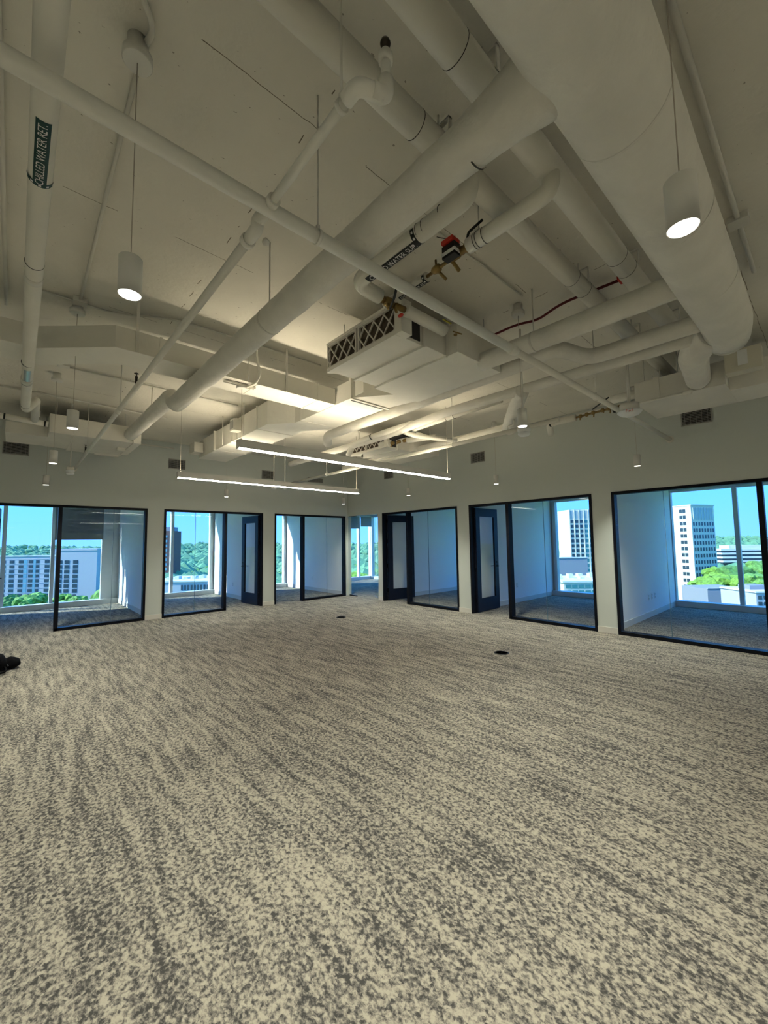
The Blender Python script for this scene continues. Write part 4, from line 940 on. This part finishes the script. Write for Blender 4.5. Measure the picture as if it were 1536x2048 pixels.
# cream tower + grey block + garage outside the second right office
D = 240; b = Bld('cream_tower', E(px(1139,D),D,GZ), rh, 'cream gridded tower outside the second right office')
zt = Zp(1019,1160,D); wt = px(1215,D)-px(1139,D); b.block('shaft', CREAM, 0, wt, 0, 16, GZ, zt)
for c_ in range(5):
    a = 1.4+c_*2.75; b.block('rib', CREAM, a-1.5, a-1.1, -.35, 0, GZ, zt)
    b.block('louvre_panel', mat('grey_louvre', (.40,.42,.42), .8), a-1.0, a+1.1, -.05, .1, zt-5.2, zt-.8)
    for r_ in range(11): b.win(TEALW if c_ >= 3 else WIND, a+.05, zt-7.0-r_*2.85, 1.7, 1.8)
D = 150; b = Bld('grey_block', E(px(1100,D),D,GZ), rh, 'plain grey block in front of the cream tower')
zt = Zp(1116,1140,D); b.block('wall', GREYB, 0, px(1171,D)-px(1100,D), 0, 12, GZ, zt); b.block('parapet', WHITEB, 0, px(1171,D)-px(1100,D), -.2, .3, zt, zt+.4)
D = 95; b = Bld('garage_block', E(px(1122,D),D,GZ), rh, 'white roofed garage with teal openings outside the second right office')
zt = Zp(1164,1150,D); wt = px(1230,D)-px(1122,D); b.block('wall', CREAM, 0, wt, 0, 14, GZ, zt); b.block('roof_slab', WHITEB, -.4, wt, -.3, 14, zt, zt+.35)
for k in range(6): b.block('roof_unit', WHITEB, .5+k*1.9, 1.6+k*1.9, 4+(k*5 % 7), 5.5+(k*5 % 7), zt+.35, zt+.9+.25*(k % 3))
for r_ in range(4):
    for c_ in range(8): b.win(TEALW, 1.0+c_*1.5, zt-.9-r_*1.25, 1.2, .7)
# tower outside the right edge office: bright left face, shaded right face
D = 215; ang = math.radians(23.5)
nl = Vector((-math.cos(ang), math.sin(ang), 0)); uxl = Vector((0,0,1)).cross(nl)
cor = E(px(1383,D),D,GZ); wl = 12.0; wr = 17.5
b = Bld('corner_tower', cor-uxl*wl, uxl, 'tall cream tower with a sunlit left face outside the right edge office')
zt = Zp(1011,1380,D); b.block('shaft', CREAM, 0, wl, 0, wr, GZ, zt); b.block('roof_cap', CREAM, -.3, wl+.3, -.3, wr+.3, zt, zt+.6)
b.block('louvre_panel', mat('grey_louvre'), wl-.02, wl+.12, 1.2, wr-1.2, zt-7.5, zt-1.2)
for k in range(8): b.block('rib', CREAM, wl, wl+.3, 1.2+k*2.1, 1.5+k*2.1, zt-7.5, zt-1.0)
for r_ in range(14):
    z = zt-2.6-r_*3.35
    for a, w_ in ((1.0,1.3),(6.6,1.5),(8.4,1.5)): b.win(WIND, a, z, w_, 1.8)
    if r_ >= 2:
        for a in range(8): b.win(WIND, 1.5+a*2.08, z-.4, 1.05, 1.9, 'right', wl)
D = 330; b = Bld('terraced_block', E(px(1428,D),D,GZ), rh, 'long white terraced block with dark bands beyond the trees')
zt = Zp(1096,1480,D); wt = px(1580,D)-px(1428,D)
for k in range(4): b.block('storey', WHITEB, 4-k*1.3, wt, -k*2.0, 20, zt-2.0-k*3.0, zt-k*3.0-.6); b.block('dark_band', WIND, 4.5-k*1.3, wt, -k*2.0+1.0, 19, zt-3.6-k*3.0, zt-2.0-k*3.0)
b.block('penthouse', WHITEB, 14, wt-10, 4, 14, zt-.6, zt+2.2); b.block('base', PALEB, 0, wt, 0, 20, GZ, zt-12.5)
D = 140; b = Bld('grey_annex', E(px(1405,D),D,GZ), rh, 'flat grey annex right of the corner tower')
zt = Zp(1176,1450,D); b.block('wall', GREYB, 0, px(1484,D)-px(1405,D), 0, 12, GZ, zt); b.block('parapet', PALEB, 0, px(1484,D)-px(1405,D), -.2, .3, zt, zt+.3)
D = 115; b = Bld('office_annex', E(px(1500,D),D,GZ), rh, 'white roofed building with a window grid at the right edge')
zt = Zp(1184,1520,D); wt = px(1600,D)-px(1500,D); b.block('wall', PALEB, 0, wt, 0, 12, GZ, zt); b.block('roof_slab', WHITEB, -.3, wt, -.3, 12, zt, zt+.4)
for r_ in range(5):
    for c_ in range(8): b.win(WIND, 1.0+c_*1.6, zt-1.3-r_*1.7, 1.1, 1.0)
b.block('roof_unit', GREYB, 2, 7, 4, 8, zt+.4, zt+1.6)
